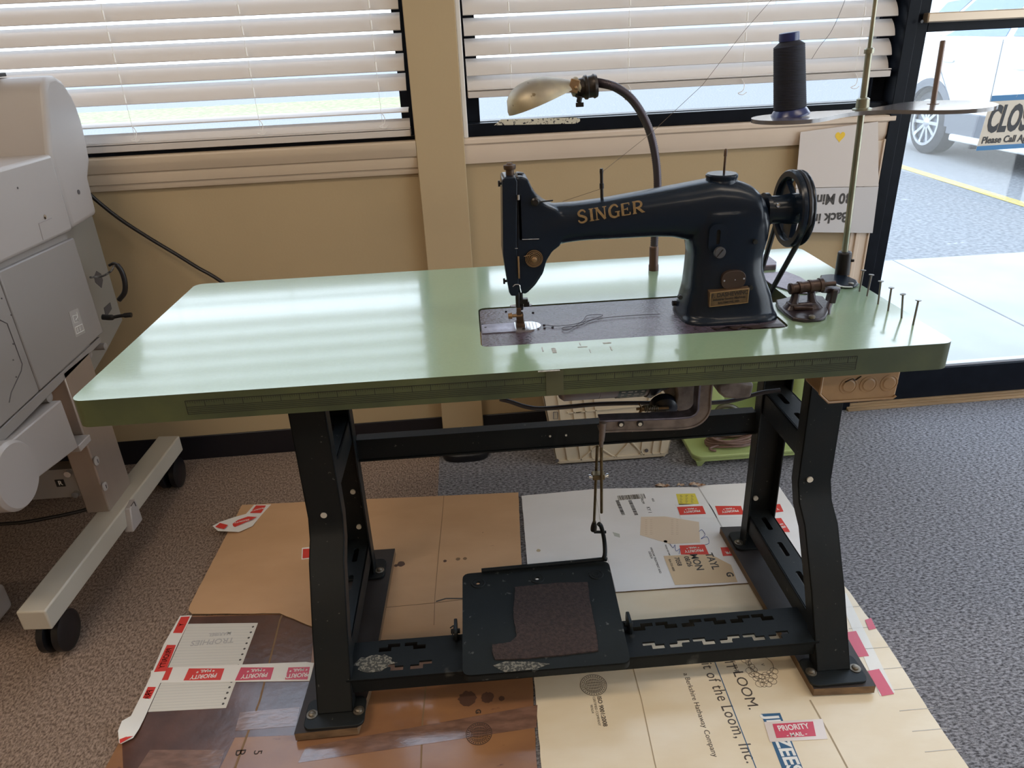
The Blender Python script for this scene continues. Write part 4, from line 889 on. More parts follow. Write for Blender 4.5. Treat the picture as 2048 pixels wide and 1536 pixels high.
# lever: L-shaped I-section arm
yv = -.02; pth = [Uy(a, c, yv) for a, c in ((1411, 768), (1408, 800), (1406, 822), (1392, 838), (1366, 845), (1300, 848), (1240, 850), (1199, 852))]
sp = smooth_path(pth, 5); hs_ = .011; outl = []; inl = []
for i, p in enumerate(sp):
    d = (sp[min(i + 1, len(sp) - 1)] - sp[max(i - 1, 0)]).normalized(); n_ = Vector((d.z, 0, -d.x)); outl.append(p - n_ * hs_); inl.append(p + n_ * hs_)
b = MB(); rings = [[o_ + Y * -.002, i_ + Y * -.002, i_ + Y * .006, o_ + Y * .006] for o_, i_ in zip(outl, inl)]; b.loft(rings); b.build('lever_web', M_gr, CM, bevel=.001)
b = MB()
for e1, e2 in ((inl, 1), (outl, -1)):
    rings = []
    for i, p in enumerate(e1):
        d = (e1[min(i + 1, len(e1) - 1)] - e1[max(i - 1, 0)]).normalized(); n_ = Vector((d.z, 0, -d.x)) * .002
        rings.append([p + n_ + Y * -.004, p - n_ + Y * -.004, p - n_ + Y * .022, p + n_ + Y * .022])
    b2 = MB(); b2.loft(rings); b2.build('lever_flange', mat('highlit blue-grey metal flange', (.22, .21, .27), .28, .7, var=.4, vscale=50) if e2 == 1 else M_gr, CM, bevel=.001)  # upper flange gets a paler metal colour, its blue-grey highlight painted in
for px in (1242, 1280):
    p = Uy(px, 848 - (px - 1242) * .03, yv - .003); b = MB(); b.cyl(p + Y * .002, p - Y * .0015, .0062, 18); bo = b.build('lever_eye', M_dk, CM)
    b = MB(); b.cyl(p - Z * .001, p - Z * .001 - Y * .002, .0036, 14); b.build('eye_pin', M_hole, bo)
# black cable under the table
b = MB(); P = [Uy(a, c, .10) for a, c in ((1000, 798), (1020, 803), (1050, 813), (1080, 817), (1130, 814), (1200, 808), (1300, 806), (1370, 808), (1430, 805), (1470, 800), (1520, 786), (1560, 780))]
b.tube(smooth_path(P), .0045, 10); tag(b.build('motor_cable', mat('grey-black cable', (.04, .035, .04), .4)), 'thick grey-black cable sagging below the table behind the motor', 'cable')
# pitman rod
PR = thing('pitman_rod', Uy(1195, 1070, .05), 'thin brass-coloured pull rod linking the motor lever to the foot pedal', 'rod')
M_rb = mat('oxidised brass rod', (.17, .13, .07), .38, .7, var=.4, vscale=60)
e0 = Uy(1206, 852, -.024); e1 = Uy(1200, 905, -.022); r0 = Uy(1196, 1030, .09)
top_ = Uy(1206, 848, -.026); jt = Uy(1203, 885, -.024)
b = MB(); b.lathe(top_ + Z * .004, jt - top_, [(0, .0035), (.001, .0060), (.028, .0056), (.040, .0050), (.041, .0040), (.052, .0036)], 18); b.build('ball_socket', M_gr, PR)
up_end = Uy(1197, 1026, .045)
low_top = Uy(1194, 892, .020); low_end = Uy(1188, 1050, .092)
b = MB(); b.cyl(jt, Uy(1203, 1025, .040), .0029, 12); b.build('upper_rod', M_rb, PR)
b = MB(); b.cyl(Uy(1194.5, 893, .018), low_end, .0029, 12); b.build('lower_rod', M_rb, PR)
p = Uy(1197, 952, .020); b = MB(); b.box(p.x - .012, p.x + .012, p.y - .006, p.y + .012, p.z - .006, p.z + .005); b.build('rod_clamp', M_rb, PR, bevel=.0015)
b = MB(); b.cyl(p - X * .017 + Y * -.002, p + X * .017 + Y * -.002, .0028); b.cyl(p - X * .019, p - X * .015, .0045); b.cyl(p + X * .015, p + X * .019, .0045); b.build('clamp_screw', M_steel, PR)
le = low_end; b = MB(); b.lathe(le, (Uy(1186, 1072, .100) - le), [(-.012, .0035), (0, .006), (.006, .0068), (.016, .0068), (.018, .004)], 18); b.build('rod_end', M_dk, PR)
# ------------------------------------------------------------------ cardboard on the floor
def cb_mat(nm, col, col2, rough=.6, extra=None, lines=None, coat=0.):
    m = mat(nm, col, rough, col2=col2, var=.2, vscale=5, bump=.12, bscale=30, spots=extra, coat=coat, stretch=(1, 2.2, 1)); return m
M_cA = cb_mat('plain brown cardboard', (.54, .325, .175), (.49, .29, .15), .62, (40, .73, (.16, .08, .045)))
M_cB = cb_mat('shiny tape covered cardboard', (.30, .145, .065), (.22, .105, .055), .30, (26, .68, (.15, .065, .04)), coat=.45)
M_cW = cb_mat('white coated cardboard', (.76, .73, .71), (.72, .69, .66), .38, (45, .78, (.4, .35, .28)))
M_cC = cb_mat('cream cardboard', (.70, .58, .40), (.76, .66, .50), .40, (35, .76, (.45, .33, .18)), coat=.15)
M_cut = mat('cardboard edge', (.14, .09, .05), .8)
def PZ(px, py, z): p = U(px, py, 'z', z); return (p.x, p.y)
def sheet(name, pts, z0, th, m, lab, rag=0., seed=1, wave=0.):
    rn = random.Random(seed); P = []
    for i in range(len(pts)):
        a, c = Vector((*pts[i], 0)), Vector((*pts[(i + 1) % len(pts)], 0)); k = max(1, int((c - a).length / .02)) if rag else 1
        for j in range(k):
            t = j / k; q = a.lerp(c, t); P.append((q.x + (rn.uniform(-rag, rag) if j else 0), q.y + (rn.uniform(-rag, rag) if j else 0)))
    b = MB(); plate(b, P, [], z0, z0 + th)
    return tag(b.build(name, [m, M_cut], None), lab, 'cardboard')
zB, zA, zC, zD = .0004, .0004, .0004, .0042
cB = sheet('cardboard_sheet', [PZ(378, 1232, .003), PZ(570, 1228, .003), PZ(1035, 1222, .003), (.002, .10), (.004, -.09), (-.006, -.295), (-.008, -.60), (-.80, -.60), (-.79, -.22), PZ(240, 1482, .003), PZ(298, 1362, .003)], .0004, .003, M_cB, 'dark brown shiny tape-covered cardboard at the lower left under the table', .0012, 2)
cA = sheet('cardboard_sheet', [PZ(484, 1010, .006), PZ(700, 1000, .006), PZ(1037, 985, .006), PZ(1040, 1060, .006), PZ(1047, 1200, .006), PZ(1052, 1262, .006), PZ(700, 1285, .006), PZ(560, 1227, .006), PZ(384, 1228, .006), PZ(377, 1221, .006), PZ(380, 1210, .006)], .0036, .003, M_cA, 'plain tan cardboard sheet at the back left under the table', .0006, 4)
cC = sheet('cardboard_sheet', [PZ(1062, 1180, .003), PZ(1230, 1175, .003), PZ(1678, 1160, .003), PZ(1700, 1185, .003), PZ(1740, 1240, .003), PZ(1795, 1320, .003), PZ(1860, 1425, .003), (.735, -.42), (.73, -.62), (.0, -.62), (.0015, -.295), (.0065, -.10)], .0004, .003, M_cC, 'cream cardboard sheet with printed lettering at the lower right under the table', .0010, 6)
cW = sheet('cardboard_sheet', [PZ(1043, 992, .006), PZ(1190, 978, .006), PZ(1395, 974, .006), PZ(1410, 971, .006), PZ(1552, 963, .006), PZ(1600, 1035, .006), PZ(1678, 1157, .006), PZ(1500, 1166, .006), PZ(1232, 1184, .006), PZ(1060, 1192, .006), PZ(1052, 1100, .006)], .0036, .003, M_cW, 'white cardboard sheet with red mail stickers and barcodes at the back right under the table', .0006, 8)
M_red = mat('red sticker print', (.62, .045, .035), .35); M_redd = mat('pinkish red sticker print', (.55, .05, .09), .3)
M_wh = mat('white paper', (.74, .72, .68), .5); M_film = mat('dark brown taped area', (.115, .055, .040), .22, col2=(.075, .038, .030), var=.4, vscale=12, coat=.7, bump=.3, bscale=60)
M_whd = mat('lined white paper', (.62, .60, .55), .5)
M_prt = mat('grey-black print', (.05, .045, .04), .6); M_prt2 = mat('faded brown print', (.16, .12, .085), .7)
M_blue = mat('printed blue', (.03, .10, .20), .5)
def flat(px, z):  # px list -> poly at height z
    return [Vector((*PZ(a, c, z), z)) for a, c in px]
def decal(px, z, m, parent, name, th=.0003):
    b = MB(); b.poly3(flat(px, z), Z, th); return b.build(name, m, parent, flat=True)
def ftext(b, s, a, c, z, size, right, up, **k): b.text(s, size, Vector((*PZ(a, c, z), z)), right, up, .0003, **k)
zs_ = .00665; zl_ = .00345
DN, RT, UPV = -Y, X, Y
# creases and stains
M_cre = mat('crease shade line', (.20, .12, .06), .8); M_crw = mat('pale crease', (.46, .43, .40), .7); M_stain = mat('dark grease stain', (.085, .040, .026), .5); M_crc = mat('cream crease', (.34, .26, .16), .7)
def crease(px, z, m, parent, w=.0012, nm='crease'):
    b = MB(); P = flat(px, z)
    for a, c in zip(P, P[1:]):
        d = (c - a).normalized(); n_ = d.cross(Z) * w / 2; b.add([a - n_, a + n_, c + n_, c - n_, a - n_ + Z * .0003, a + n_ + Z * .0003, c + n_ + Z * .0003, c - n_ + Z * .0003], [(4, 5, 6, 7), (0, 1, 5, 4), (1, 2, 6, 5), (2, 3, 7, 6), (3, 0, 4, 7)])
    return b.build(nm, m, parent, flat=True)
crease([(888, 990), (884, 1040), (878, 1100), (870, 1190), (868, 1250)], zs_, M_cre, cA)
crease([(770, 1215), (866, 1206), (960, 1195)], zs_, M_cre, cA, .0014)
crease([(872, 1203), (892, 1197), (925, 1197)], zs_ + .0002, M_prt, cA, .0035, 'tear')
crease([(565, 1228), (560, 1240), (520, 1400), (470, 1536)], zl_, M_cre, cB, .004)
crease([(852, 1370), (845, 1440), (842, 1536)], zl_, M_cre, cB, .003)
crease([(1190, 980), (1204, 1060), (1216, 1120), (1232, 1184)], zs_, M_crw, cW)
crease([(1397, 975), (1425, 1020), (1447, 1060)], zs_, M_crw, cW, .003)
crease([(1262, 1320), (1283, 1400), (1300, 1480), (1312, 1536)], zl_, M_crc, cC, .0018)
crease([(1620, 1400), (1660, 1470), (1695, 1536)], zl_, M_crc, cC, .003)
crease([(1425, 1312), (1467, 1420), (1512, 1536)], zl_, M_blue, cC, .0018, 'printed_line')
for (a, c, rx_, m_, pr_) in ((802, 1128, .010, M_stain, cA), (792, 1131, .005, M_stain, cA), (890, 1122, .0045, M_stain, cA), (916, 1118, .0055, M_cre, cA), (930, 1117, .005, M_cre, cA), (935, 1397, .018, M_stain, cB), (975, 1395, .013, M_stain, cB), (1003, 1397, .006, M_stain, cB), (1077, 1101, .0055, mat('tan spot', (.42, .34, .22), .6), cW), (1331, 1083, .005, M_prt2, cW)):
    zz = zs_ if pr_ in (cA, cW) else zl_; x_, y_ = PZ(a, c, zz); rn = random.Random(a)
    b = MB(); b.poly3([Vector((x_ + rx_ * math.cos(t) * rn.uniform(.85, 1.1), y_ + rx_ * math.sin(t) * rn.uniform(.85, 1.1), zz)) for t in [2 * math.pi * i / 22 for i in range(22)]], Z, .0003); b.build('stain', m_, pr_, flat=True)
decal([(379, 1234), (568, 1229), (632, 1230), (612, 1420), (600, 1470), (470, 1475), (440, 1536), (250, 1620), (244, 1484), (300, 1364)], .0034, M_film, cB, 'taped_area', .0001)
# red mail stickers: (quad px, text)
def sticker(px, parent, z, right, up, txt=('PRIORITY', '* MAIL *'), m=None, sz=.017, nm='mail_sticker'):
    o = decal(px, z, m or M_red, parent, nm)
    P = flat(px, z + .0003); c_ = sum(P, Vector()) / len(P); b = MB()
    b.text(txt[0], sz, c_ + up * sz * .32, right, up, .0003, .0003, sx_=.85)
    if len(txt) > 1: b.text(txt[1], sz * .7, c_ - up * sz * .62, right, up, .0003, .0002)
    b.build('sticker_lettering', M_wh, o, flat=True); return o
tw = decal([(1350, 1008), (1408, 1008), (1455, 1010), (1490, 1009), (1495, 1034), (1440, 1036), (1362, 1036)], zs_, M_wh, cW, 'tape_strip')
sticker([(1354, 1014), (1405, 1012), (1412, 1028), (1360, 1030)], cW, zs_ + .0004, -X, -Y, sz=.0125)
sticker([(1430, 1012), (1482, 1012), (1488, 1029), (1437, 1030)], cW, zs_ + .0004, -X, -Y, sz=.0125)
sticker([(1359, 1091), (1409, 1089), (1418, 1109), (1362, 1109)], cW, zs_ + .0004, -X, -Y, sz=.013)
sticker([(1441, 1095), (1462, 1094), (1470, 1111), (1446, 1112)], cW, zs_ + .0004, -X, -Y, ('PR',), sz=.013)
sticker([(1541, 1010), (1560, 1008), (1567, 1023), (1549, 1025)], cW, zs_ + .0004, -X, -Y, ('Y',), sz=.012)
sticker([(1545, 1037), (1562, 1036), (1578, 1060), (1580, 1064), (1556, 1064)], cW, zs_ + .0004, -X - Y * .3, -Y + X * .3, ('PRI', 'MAIL'), sz=.011)
yl_ = decal([(1352, 988), (1390, 987), (1398, 1008), (1358, 1010)], zs_, mat('yellow address sticker', (.66, .54, .07), .5), cW, 'yellow_sticker')
b = MB()
for i in range(6):
    for j in range(3): x_, y_ = PZ(1360 + j * 11, 991 + i * 3, zs_ + .0004); b.box(x_, x_ + .005 + .002 * ((i + j) % 2), y_, y_ + .0015, zs_ + .0003, zs_ + .0005)
b.build('sticker_print', M_prt2, yl_, flat=True)
# barcodes
b = MB(); rn = random.Random(11)
x0, y0 = PZ(1234, 990, zs_); x1, _ = PZ(1288, 986, zs_); x = x0
while x < x1: w_ = rn.choice((.0006, .0012, .002)); b.box(x, x + w_, y0 - .026, y0 - .004, zs_, zs_ + .0003); x += w_ + rn.choice((.0008, .0014, .002))
for cx0, cx1 in ((1231, 1250), (1256, 1276)):
    xa, ya = PZ(cx0, 1001, zs_); xb, yb = PZ(cx1 - 2, 1030, zs_); y = ya
    while y > yb: h_ = rn.choice((.001, .002, .0035)); b.box(xa + (ya - y) * .05, xb + (ya - y) * .05, y - h_, y, zs_, zs_ + .0003); y -= h_ + rn.choice((.001, .0018))
ftext(b, 'FROM', 1285, 1002, zs_, .010, DN, RT); ftext(b, 'KY 1', 1298, 1020, zs_, .014, DN, RT); ftext(b, '4203', 1306, 1000, zs_, .008, DN, RT)
b.build('barcode', M_prt, cW, flat=True)
lb = decal([(1282, 1034), (1330, 1033), (1398, 1044), (1400, 1085), (1340, 1088), (1280, 1070)], zs_, mat('pale peach packing slip', (.66, .52, .38), .5), cW, 'packing_slip')
b = MB()
for i in range(9):
    for a in (1290, 1300, 1342, 1352): x_, y_ = PZ(a, 1040 + i * 3.6, zs_ + .0004); b.box(x_, x_ + .006, y_, y_ + .0007, zs_ + .0003, zs_ + .0005)
b.build('slip_print', mat('faint print', (.5, .36, .25), .6), lb, flat=True)
lb = decal([(1327, 1112), (1420, 1108), (1462, 1130), (1475, 1164), (1350, 1170)], zs_ + .0003, mat('tan address label', (.60, .44, .27), .5), cW, 'address_label')
b = MB(); q = zs_ + .0006
ftext(b, 'TAYL', 1424, 1122, q, .026, DN, RT, bold=.0004); ftext(b, 'MON', 1393, 1124, q, .026, DN, RT, bold=.0004); ftext(b, '08/26', 1376, 1123, q, .017, DN, RT, bold=.0003); ftext(b, '7058', 1356, 1123, q, .016, DN, RT, bold=.0003); ftext(b, '954-733-4800', 1343, 1130, q, .008, DN, RT); ftext(b, 'G', 1459, 1149, q, .022, DN, RT, bold=.0008)
b.build('label_lettering', M_prt, lb, flat=True)
b = MB(); ftext(b, 'WINDOW TREATMENT AND', 1311, 1120, zs_, .0075, DN, RT); ftext(b, 'DESIGN', 1301, 1110, zs_, .008, DN, RT); ftext(b, 'FRAGILE USE CARE', 1335, 1100, zs_, .005, DN, RT); b.build('printed_text', M_prt, cW, flat=True)
b = MB(); P = [Vector((*PZ(a, c, zs_), zs_ + .0006)) for a, c in ((1398, 1063), (1404, 1060), (1410, 1070), (1402, 1078), (1414, 1074), (1418, 1086), (1410, 1090))]; b.tube(smooth_path(P), .0006, 5); b.tube(smooth_path([Vector((*PZ(a, c, zs_), zs_ + .0006)) for a, c in ((1340, 1088), (1346, 1096), (1350, 1090), (1352, 1102), (1360, 1098), (1358, 1108))]), .0006, 5); b.build('pen_scribble', mat('blue pen', (.05, .09, .30), .5), cW)
for px_ in ([(1225, 1064), (1239, 1068), (1240, 1075), (1229, 1072)],): decal(px_, zs_, mat('grey smudge', (.42, .42, .36), .7), cW, 'smudge')
# lettering on the cream sheet
M_box = mat('brown-black box print', (.075, .06, .05), .6)
b = MB()
ftext(b, 'Fruit of the Loom, Inc.', 1398, 1296, zl_, .033, DN + X * .05, RT, bold=0, sx_=.80, space=1.1, align='LEFT'); 
b.build('printed_lettering', M_box, cC, flat=True); b = MB(); ftext(b, 'a Berkshire Hathaway Company', 1399, 1425, zl_, .0145, DN, RT, bold=0)
b.build('printed_lettering', M_box, cC, flat=True); b = MB()
ftext(b, 'FRUIT', 1452, 1313, zl_, .026, DN, RT); b.build('printed_lettering', M_box, cC, flat=True); b = MB(); ftext(b, 'OF THE', 1468, 1330, zl_, .013, DN, RT); b.build('printed_lettering', M_box, cC, flat=True); b = MB(); ftext(b, 'LOOM.', 1474, 1342, zl_, .030, DN, RT, align='LEFT')
b.build('printed_lettering', M_box, cC, flat=True)
b = MB(); rn = random.Random(4); bp = Vector((*PZ(1522, 1330, zl_), zl_))
b.ring(bp, X, Y, .024, .0010, .0003, 36)
b.text('<', .012, bp + X * .004, X, Y, .0003)
for a, c in [(1495, 1318), (1497, 1326), (1503, 1333), (1492, 1311), (1499, 1310), (1508, 1339), (1500, 1342), (1510, 1348), (1516, 1352), (1524, 1354), (1532, 1350), (1540, 1346), (1512, 1357), (1521, 1361), (1530, 1362), (1538, 1357), (1546, 1352), (1548, 1342), (1490, 1320), (1504, 1350), (1527, 1369), (1536, 1368), (1519, 1368), (1545, 1362)]:
    b.ring(Vector((*PZ(a, c, zl_), zl_)), X, Y, rn.uniform(.0055, .0085), .0008, .0003, 16)
b.build('fruit_drawing', mat('fruit outline print', (.12, .09, .07), .6), cC, flat=True)
def stamp(b, a, c, z, r, ey=1.):
    o_ = Vector((*PZ(a, c, z), z)); b.ring(o_, X, Y, r, .0011, .0003, 40, ey); b.ring(o_, X, Y, r * .74, .0008, .0003, 36, ey)
    for i in range(-5, 6):
        xx = i * r * .12; L2 = math.sqrt(max(0, (r * .68) ** 2 - xx * xx)); k = (i * 7) % 3
        for j in range(5):
            ya = -L2 + 2 * L2 * j / 5; b.box(o_.x + xx - .0006, o_.x + xx + .0007, o_.y + ya, o_.y + ya + L2 * .28, z, z + .0003)
    for k in range(30):
        t = 2 * math.pi * k / 30; p = o_ + Vector((math.cos(t), math.sin(t) * ey, 0)) * r * .87; b.box(p.x - .0010, p.x + .0010, p.y - .0010, p.y + .0010, z, z + .0003)
b = MB(); stamp(b, 1187, 1370, zl_, .026); ftext(b, 'ISO 9001:2008', 1204, 1422, zl_, .0115, DN, RT, bold=.0003); ftext(b, 'CERTIFIED COMPANY', 1193, 1422, zl_, .0068, DN, RT); ftext(b, '987654', 1184, 1418, zl_, .0066, DN, RT)
b.build('certificate_stamp', mat('dark stamp print', (.10, .08, .06), .6), cC, flat=True)
b = MB(); stamp(b, 958, 1467, zl_ + .0005, .024); ftext(b, 'G', 956, 1423, zl_, .014, DN, RT, bold=.0006); ftext(b, 'B', 480, 1505, zl_, .026, DN, RT, bold=0); ftext(b, '5', 515, 1505, zl_, .022, DN, RT)
b.build('box_stamp', mat('black stamp print', (.035, .022, .016), .6), cB, flat=True)
jz = decal([(1522, 1428), (1560, 1426), (1640, 1620), (1596, 1620)], zl_, M_blue, cC, 'printed_logo_bar')
b = MB(); o_ = Vector((*PZ(1541, 1431, zl_ + .0003), zl_ + .0003)); dr = (Vector((*PZ(1588, 1536, zl_), 0)) - Vector((*PZ(1541, 1428, zl_), 0))).normalized(); ur = Vector((-dr.y, dr.x, 0))
b.text('JERZEES', .036, o_ , dr, ur, .0003, .0010, sx_=.95, align='LEFT'); b.build('logo_lettering', M_wh, jz, flat=True)
ct_ = decal([(1528, 1444), (1645, 1438), (1655, 1478), (1540, 1484)], zl_ + .0006, mat('clear taped strip', (.66, .56, .50), .25, coat=.5), cC, 'tape_strip')
sticker([(1545, 1448), (1626, 1443), (1632, 1472), (1553, 1476)], cC, zl_ + .001, X, Y, ('PRIORITY', '- MAIL -'), M_redd, .016)
# red tape running down the right edge of the cream sheet and torn white flutes
tp_ = decal([(1676, 1190), (1692, 1186), (1790, 1385), (1760, 1392)], zl_ + .0002, M_wh, cC, 'tape_strip')
for px_ in ([(1676, 1222), (1683, 1220), (1696, 1262), (1690, 1268)], [(1690, 1265), (1712, 1262), (1738, 1312), (1716, 1314)], [(1735, 1342), (1758, 1338), (1788, 1388), (1764, 1392)], [(1730, 1240), (1742, 1236), (1752, 1257), (1738, 1260)]):
    decal(px_, zl_ + .0006, M_redd, cC, 'red_tape_print')
b = MB(); rn = random.Random(8)
for i in range(9): a = 1690 + i * 26; c = 1215 + i * 41; x_, y_ = PZ(a, c, zl_); b.box(x_ - .02, x_ + .045, y_ - .0006, y_ + .0006, zl_, zl_ + .0005)
b.build('crushed_flute_line', M_crw, cC, flat=True)
# faint corrugation on cream
# ---- tape and paper on the dark sheet
ts_ = decal([(302, 1342), (318, 1336), (612, 1324), (628, 1326), (620, 1362), (300, 1366)], zl_ + .0008, M_wh, cB, 'tape_strip')
def fx(c): return c
sticker([(316, 1336), (346, 1335), (336, 1360), (308, 1361)], cB, zl_ + .0012, -X, -Y, ('Y',), sz=.012)
sticker([(378, 1337), (449, 1337), (441, 1360), (367, 1361)], cB, zl_ + .0012, -X, -Y, sz=.015)
sticker([(482, 1335), (548, 1335), (541, 1359), (470, 1361)], cB, zl_ + .0012, -X, -Y, m=M_redd, sz=.015)
sticker([(577, 1335), (620, 1334), (615, 1359), (570, 1359)], cB, zl_ + .0012, -X, -Y, m=M_redd, sz=.015)
pp_ = tag(MB().poly3(flat([(376, 1248), (516, 1246), (452, 1416), (296, 1424)], zl_ + .0001), Z, .0004).build('lined_sheet', M_whd, None, flat=True), 'lined white paper sheet with punched holes taped on the dark brown cardboard', 'paper')
b = MB()
for i in range(30):
    t = i / 30; l = Vector((*PZ(376 - 80 * t, 1250 + 174 * t, zl_), zl_ + .0005)); r_ = Vector((*PZ(508 - 66 * t, 1248 + 168 * t, zl_), zl_ + .0005)); b.bar(l, r_, .0004, .0002)
b.build('ruled_line', mat('pale rule', (.42, .43, .42), .6), pp_, flat=True)
b = MB()
for i in range(15): t = i / 15 + .03; x_, y_ = PZ(508 - 64 * t, 1249 + 165 * t, zl_); b.cyl((x_, y_, zl_ + .0005), (x_, y_, zl_ + .0007), .0026, 10)
b.build('punch_hole', M_prt, pp_)
b = MB(); ftext(b, 'TROPHIES', 425, 1283, zl_ + .0006, .021, -X, -Y, bold=.0004); ftext(b, 'MARIBEL', 440, 1268, zl_ + .0006, .013, -X, -Y, bold=.0003); b.build('faded_lettering', mat('faded grey print', (.42, .41, .40), .6), pp_, flat=True)
# red mail tape along the left edge, folded up
def strip(pl, pr, z):
    b = MB(); n = len(pl); A = [Vector((*PZ(a, c, z + dz), z + dz)) for a, c, dz in pl]; B = [Vector((*PZ(a, c, z + dz), z + dz)) for a, c, dz in pr]
    vs = A + B + [p + Z * .0004 for p in A + B]; fs = []
    for i in range(n - 1): fs += [(i, i + 1, n + i + 1, n + i), (2 * n + i, 3 * n + i, 3 * n + i + 1, 2 * n + i + 1), (i, 2 * n + i, 2 * n + i + 1, i + 1), (n + i, n + i + 1, 3 * n + i + 1, 3 * n + i)]
    fs += [(0, n, 3 * n, 2 * n), (n - 1, 3 * n - 1, 4 * n - 1, 2 * n - 1)]
    return b.add(vs, fs)
s1_ = strip([(360, 1232, 0), (328, 1288, .0), (302, 1350, 0), (292, 1372, 0), (262, 1432, .001), (244, 1442, .010), (236, 1462, .014), (238, 1486, .003)], [(384, 1231, 0), (355, 1290, .0), (330, 1346, 0), (318, 1372, 0), (288, 1438, .001), (278, 1458, .003), (266, 1476, .004), (242, 1488, .003)], zl_ + .0016)
sx1 = s1_.build('mail_tape', M_wh, cB)
for px_, t_ in (([(362, 1234), (380, 1233), (364, 1266), (346, 1266)], 'Y'), ([(334, 1290), (352, 1290), (332, 1342), (308, 1344)], 'PRIORITY'), ([(296, 1374), (312, 1374), (284, 1434), (268, 1432)], 'PRIORITY')):
    o = decal(px_, zl_ + .0021, M_red, sx1, 'red_print'); P = flat(px_, zl_ + .0024); c_ = sum(P, Vector()) / 4; dd = ((P[0] + P[1]) / 2 - (P[2] + P[3]) / 2).normalized()
    b = MB(); b.text(t_, .0165, c_, -dd, Vector((-dd.y, dd.x, 0)) * -1 if 0 else dd.cross(Z) * -1, .0003, .0002, sx_=.8); b.build('print_lettering', M_wh, o, flat=True)
p_ = [Vector((*PZ(a, c, .012), .012)) for a, c in ((238, 1462), (254, 1474), (266, 1472), (240, 1487))]; b = MB(); b.poly3(p_, Z, .0004); b.build('red_print', M_red, sx1)
s2_ = strip([(508, 1010, 0), (492, 1028, 0), (470, 1034, .004), (440, 1044, .012), (425, 1052, .016)], [(542, 1009, 0), (522, 1031, 0), (505, 1052, .002), (478, 1064, .004), (436, 1062, .012)], zs_ + .0004)
sx2 = s2_.build('mail_tape', M_wh, cA)
for px_, dz_ in (([(512, 1011), (532, 1011), (522, 1026), (500, 1026)], 0.001), ([(496, 1033), (514, 1034), (470, 1054), (462, 1050), (476, 1040)], .006), ([(440, 1046), (456, 1050), (448, 1058), (430, 1054)], .014)):
    o = decal(px_, zs_ + dz_ + .0006, M_red, sx2, 'red_print')
    if dz_ < .01: P = flat(px_, zs_ + dz_ + .001); c_ = sum(P, Vector()) / len(P); b = MB(); b.text('PRIORITY', .009, c_, -X - Y * .3, -Y + X * .3, .0003, .0001); b.build('print_lettering', M_wh, o, flat=True)
w3 = decal([(604, 1096), (636, 1092), (636, 1116), (603, 1119)], zs_, M_wh, cA, 'mail_tape'); decal([(606, 1098), (623, 1097), (622, 1115), (605, 1117)], zs_ + .0004, M_red, w3, 'red_print')
# glossy band of clear tape
M_tape = mat('clear packing tape over cardboard', (.22, .12, .085), .12, coat=1., var=.35, vscale=30, bump=.5, bscale=40, stretch=(1, 3, 1))
decal([(612, 1494), (1075, 1410), (1073, 1455), (596, 1526)], zl_ + .0001, M_tape, cB, 'clear_tape'); decal([(300, 1500), (450, 1500), (430, 1560), (260, 1560)], zl_ + .0001, M_tape, cB, 'clear_tape')
decal([(480, 1425), (600, 1414), (592, 1452), (470, 1462)], zl_ + .0001, M_tape, cB, 'clear_tape')
# dry leaf scraps
M_leaf = mat('torn brown paper fibre', (.30, .15, .08), .8, col2=(.6, .48, .36), var=.4, vscale=120)
rn = random.Random(21)
lbs = ['torn curled brown scrap, leftmost behind the white cardboard', 'small pale torn scrap behind the white cardboard next to the largest scrap', 'largest torn reddish-brown scrap at the back edge of the white cardboard']
for (a, c, L2, W2), lb_ in zip(((1325, 971, .020, .008), (1361, 974, .010, .006), (1394, 973, .022, .009)), lbs):
    o_ = Vector((*PZ(a, c, .004), .0072 if a > 1350 else .0004)); n = 12; vs = []; fs = []
    for i in range(n + 1):
        t = i / n; x_ = (t - .5) * 2 * L2; wv = W2 * math.sin(math.pi * (t * .9 + .05)) * rn.uniform(.7, 1.3)
        for j in (-1, 0, 1): vs.append(o_ + Vector((x_, j * wv - x_ * .25, .004 * (abs(j)) * rn.uniform(.4, 1.4) + .003 * math.sin(t * 5) ** 2)))
    for i in range(n):
        for j in range(2): k = i * 3 + j; fs.append((k, k + 1, k + 4, k + 3))
    b = MB(); b.add(vs, fs); o = b.build('torn_scrap', M_leaf); sd = o.modifiers.new('s', 'SOLIDIFY'); sd.thickness = .0006; tag(o, lb_, 'scrap', 'torn paper scraps behind the white cardboard')
# ------------------------------------------------------------------ wide-format machine on its stand at the left
XF = -1.0; XE = -2.3
M_pw = mat('warm white plastic housing', (.38, .345, .325), .38, var=.05, vscale=3, bump=.03, bscale=300)
M_pg = mat('light grey plastic panel', (.28, .255, .24), .42, var=.05, vscale=3)
M_seam = mat('dark seam', (.08, .07, .07), .7)
M_post = mat('brushed tan-grey steel post', (.42, .35, .30), .33, .55, var=.05, vscale=30, stretch=(1, 1, .05), bump=.1, bscale=80)
M_bk = mat('bare plate grey', (.30, .28, .25), .5, .3)
M_rub = mat('black caster rubber', (.006, .006, .008), .35)
PN = thing('wide_format_printer', (-1.5, .42, 0), 'large off-white wide-format printer on a wheeled steel stand at the left edge', 'printer')
def yz(px, py, x=XF): p = U(px, py, 'x', x); return (p.y, p.z)
b = MB(); b.prism([(-.06, .812), (.6138, .806), (.6195, .980), (.10, .980), (-.06, .93)], 'x', XE, XF); b.build('front_cover', M_pw, PN, bevel=.008, seg=3)
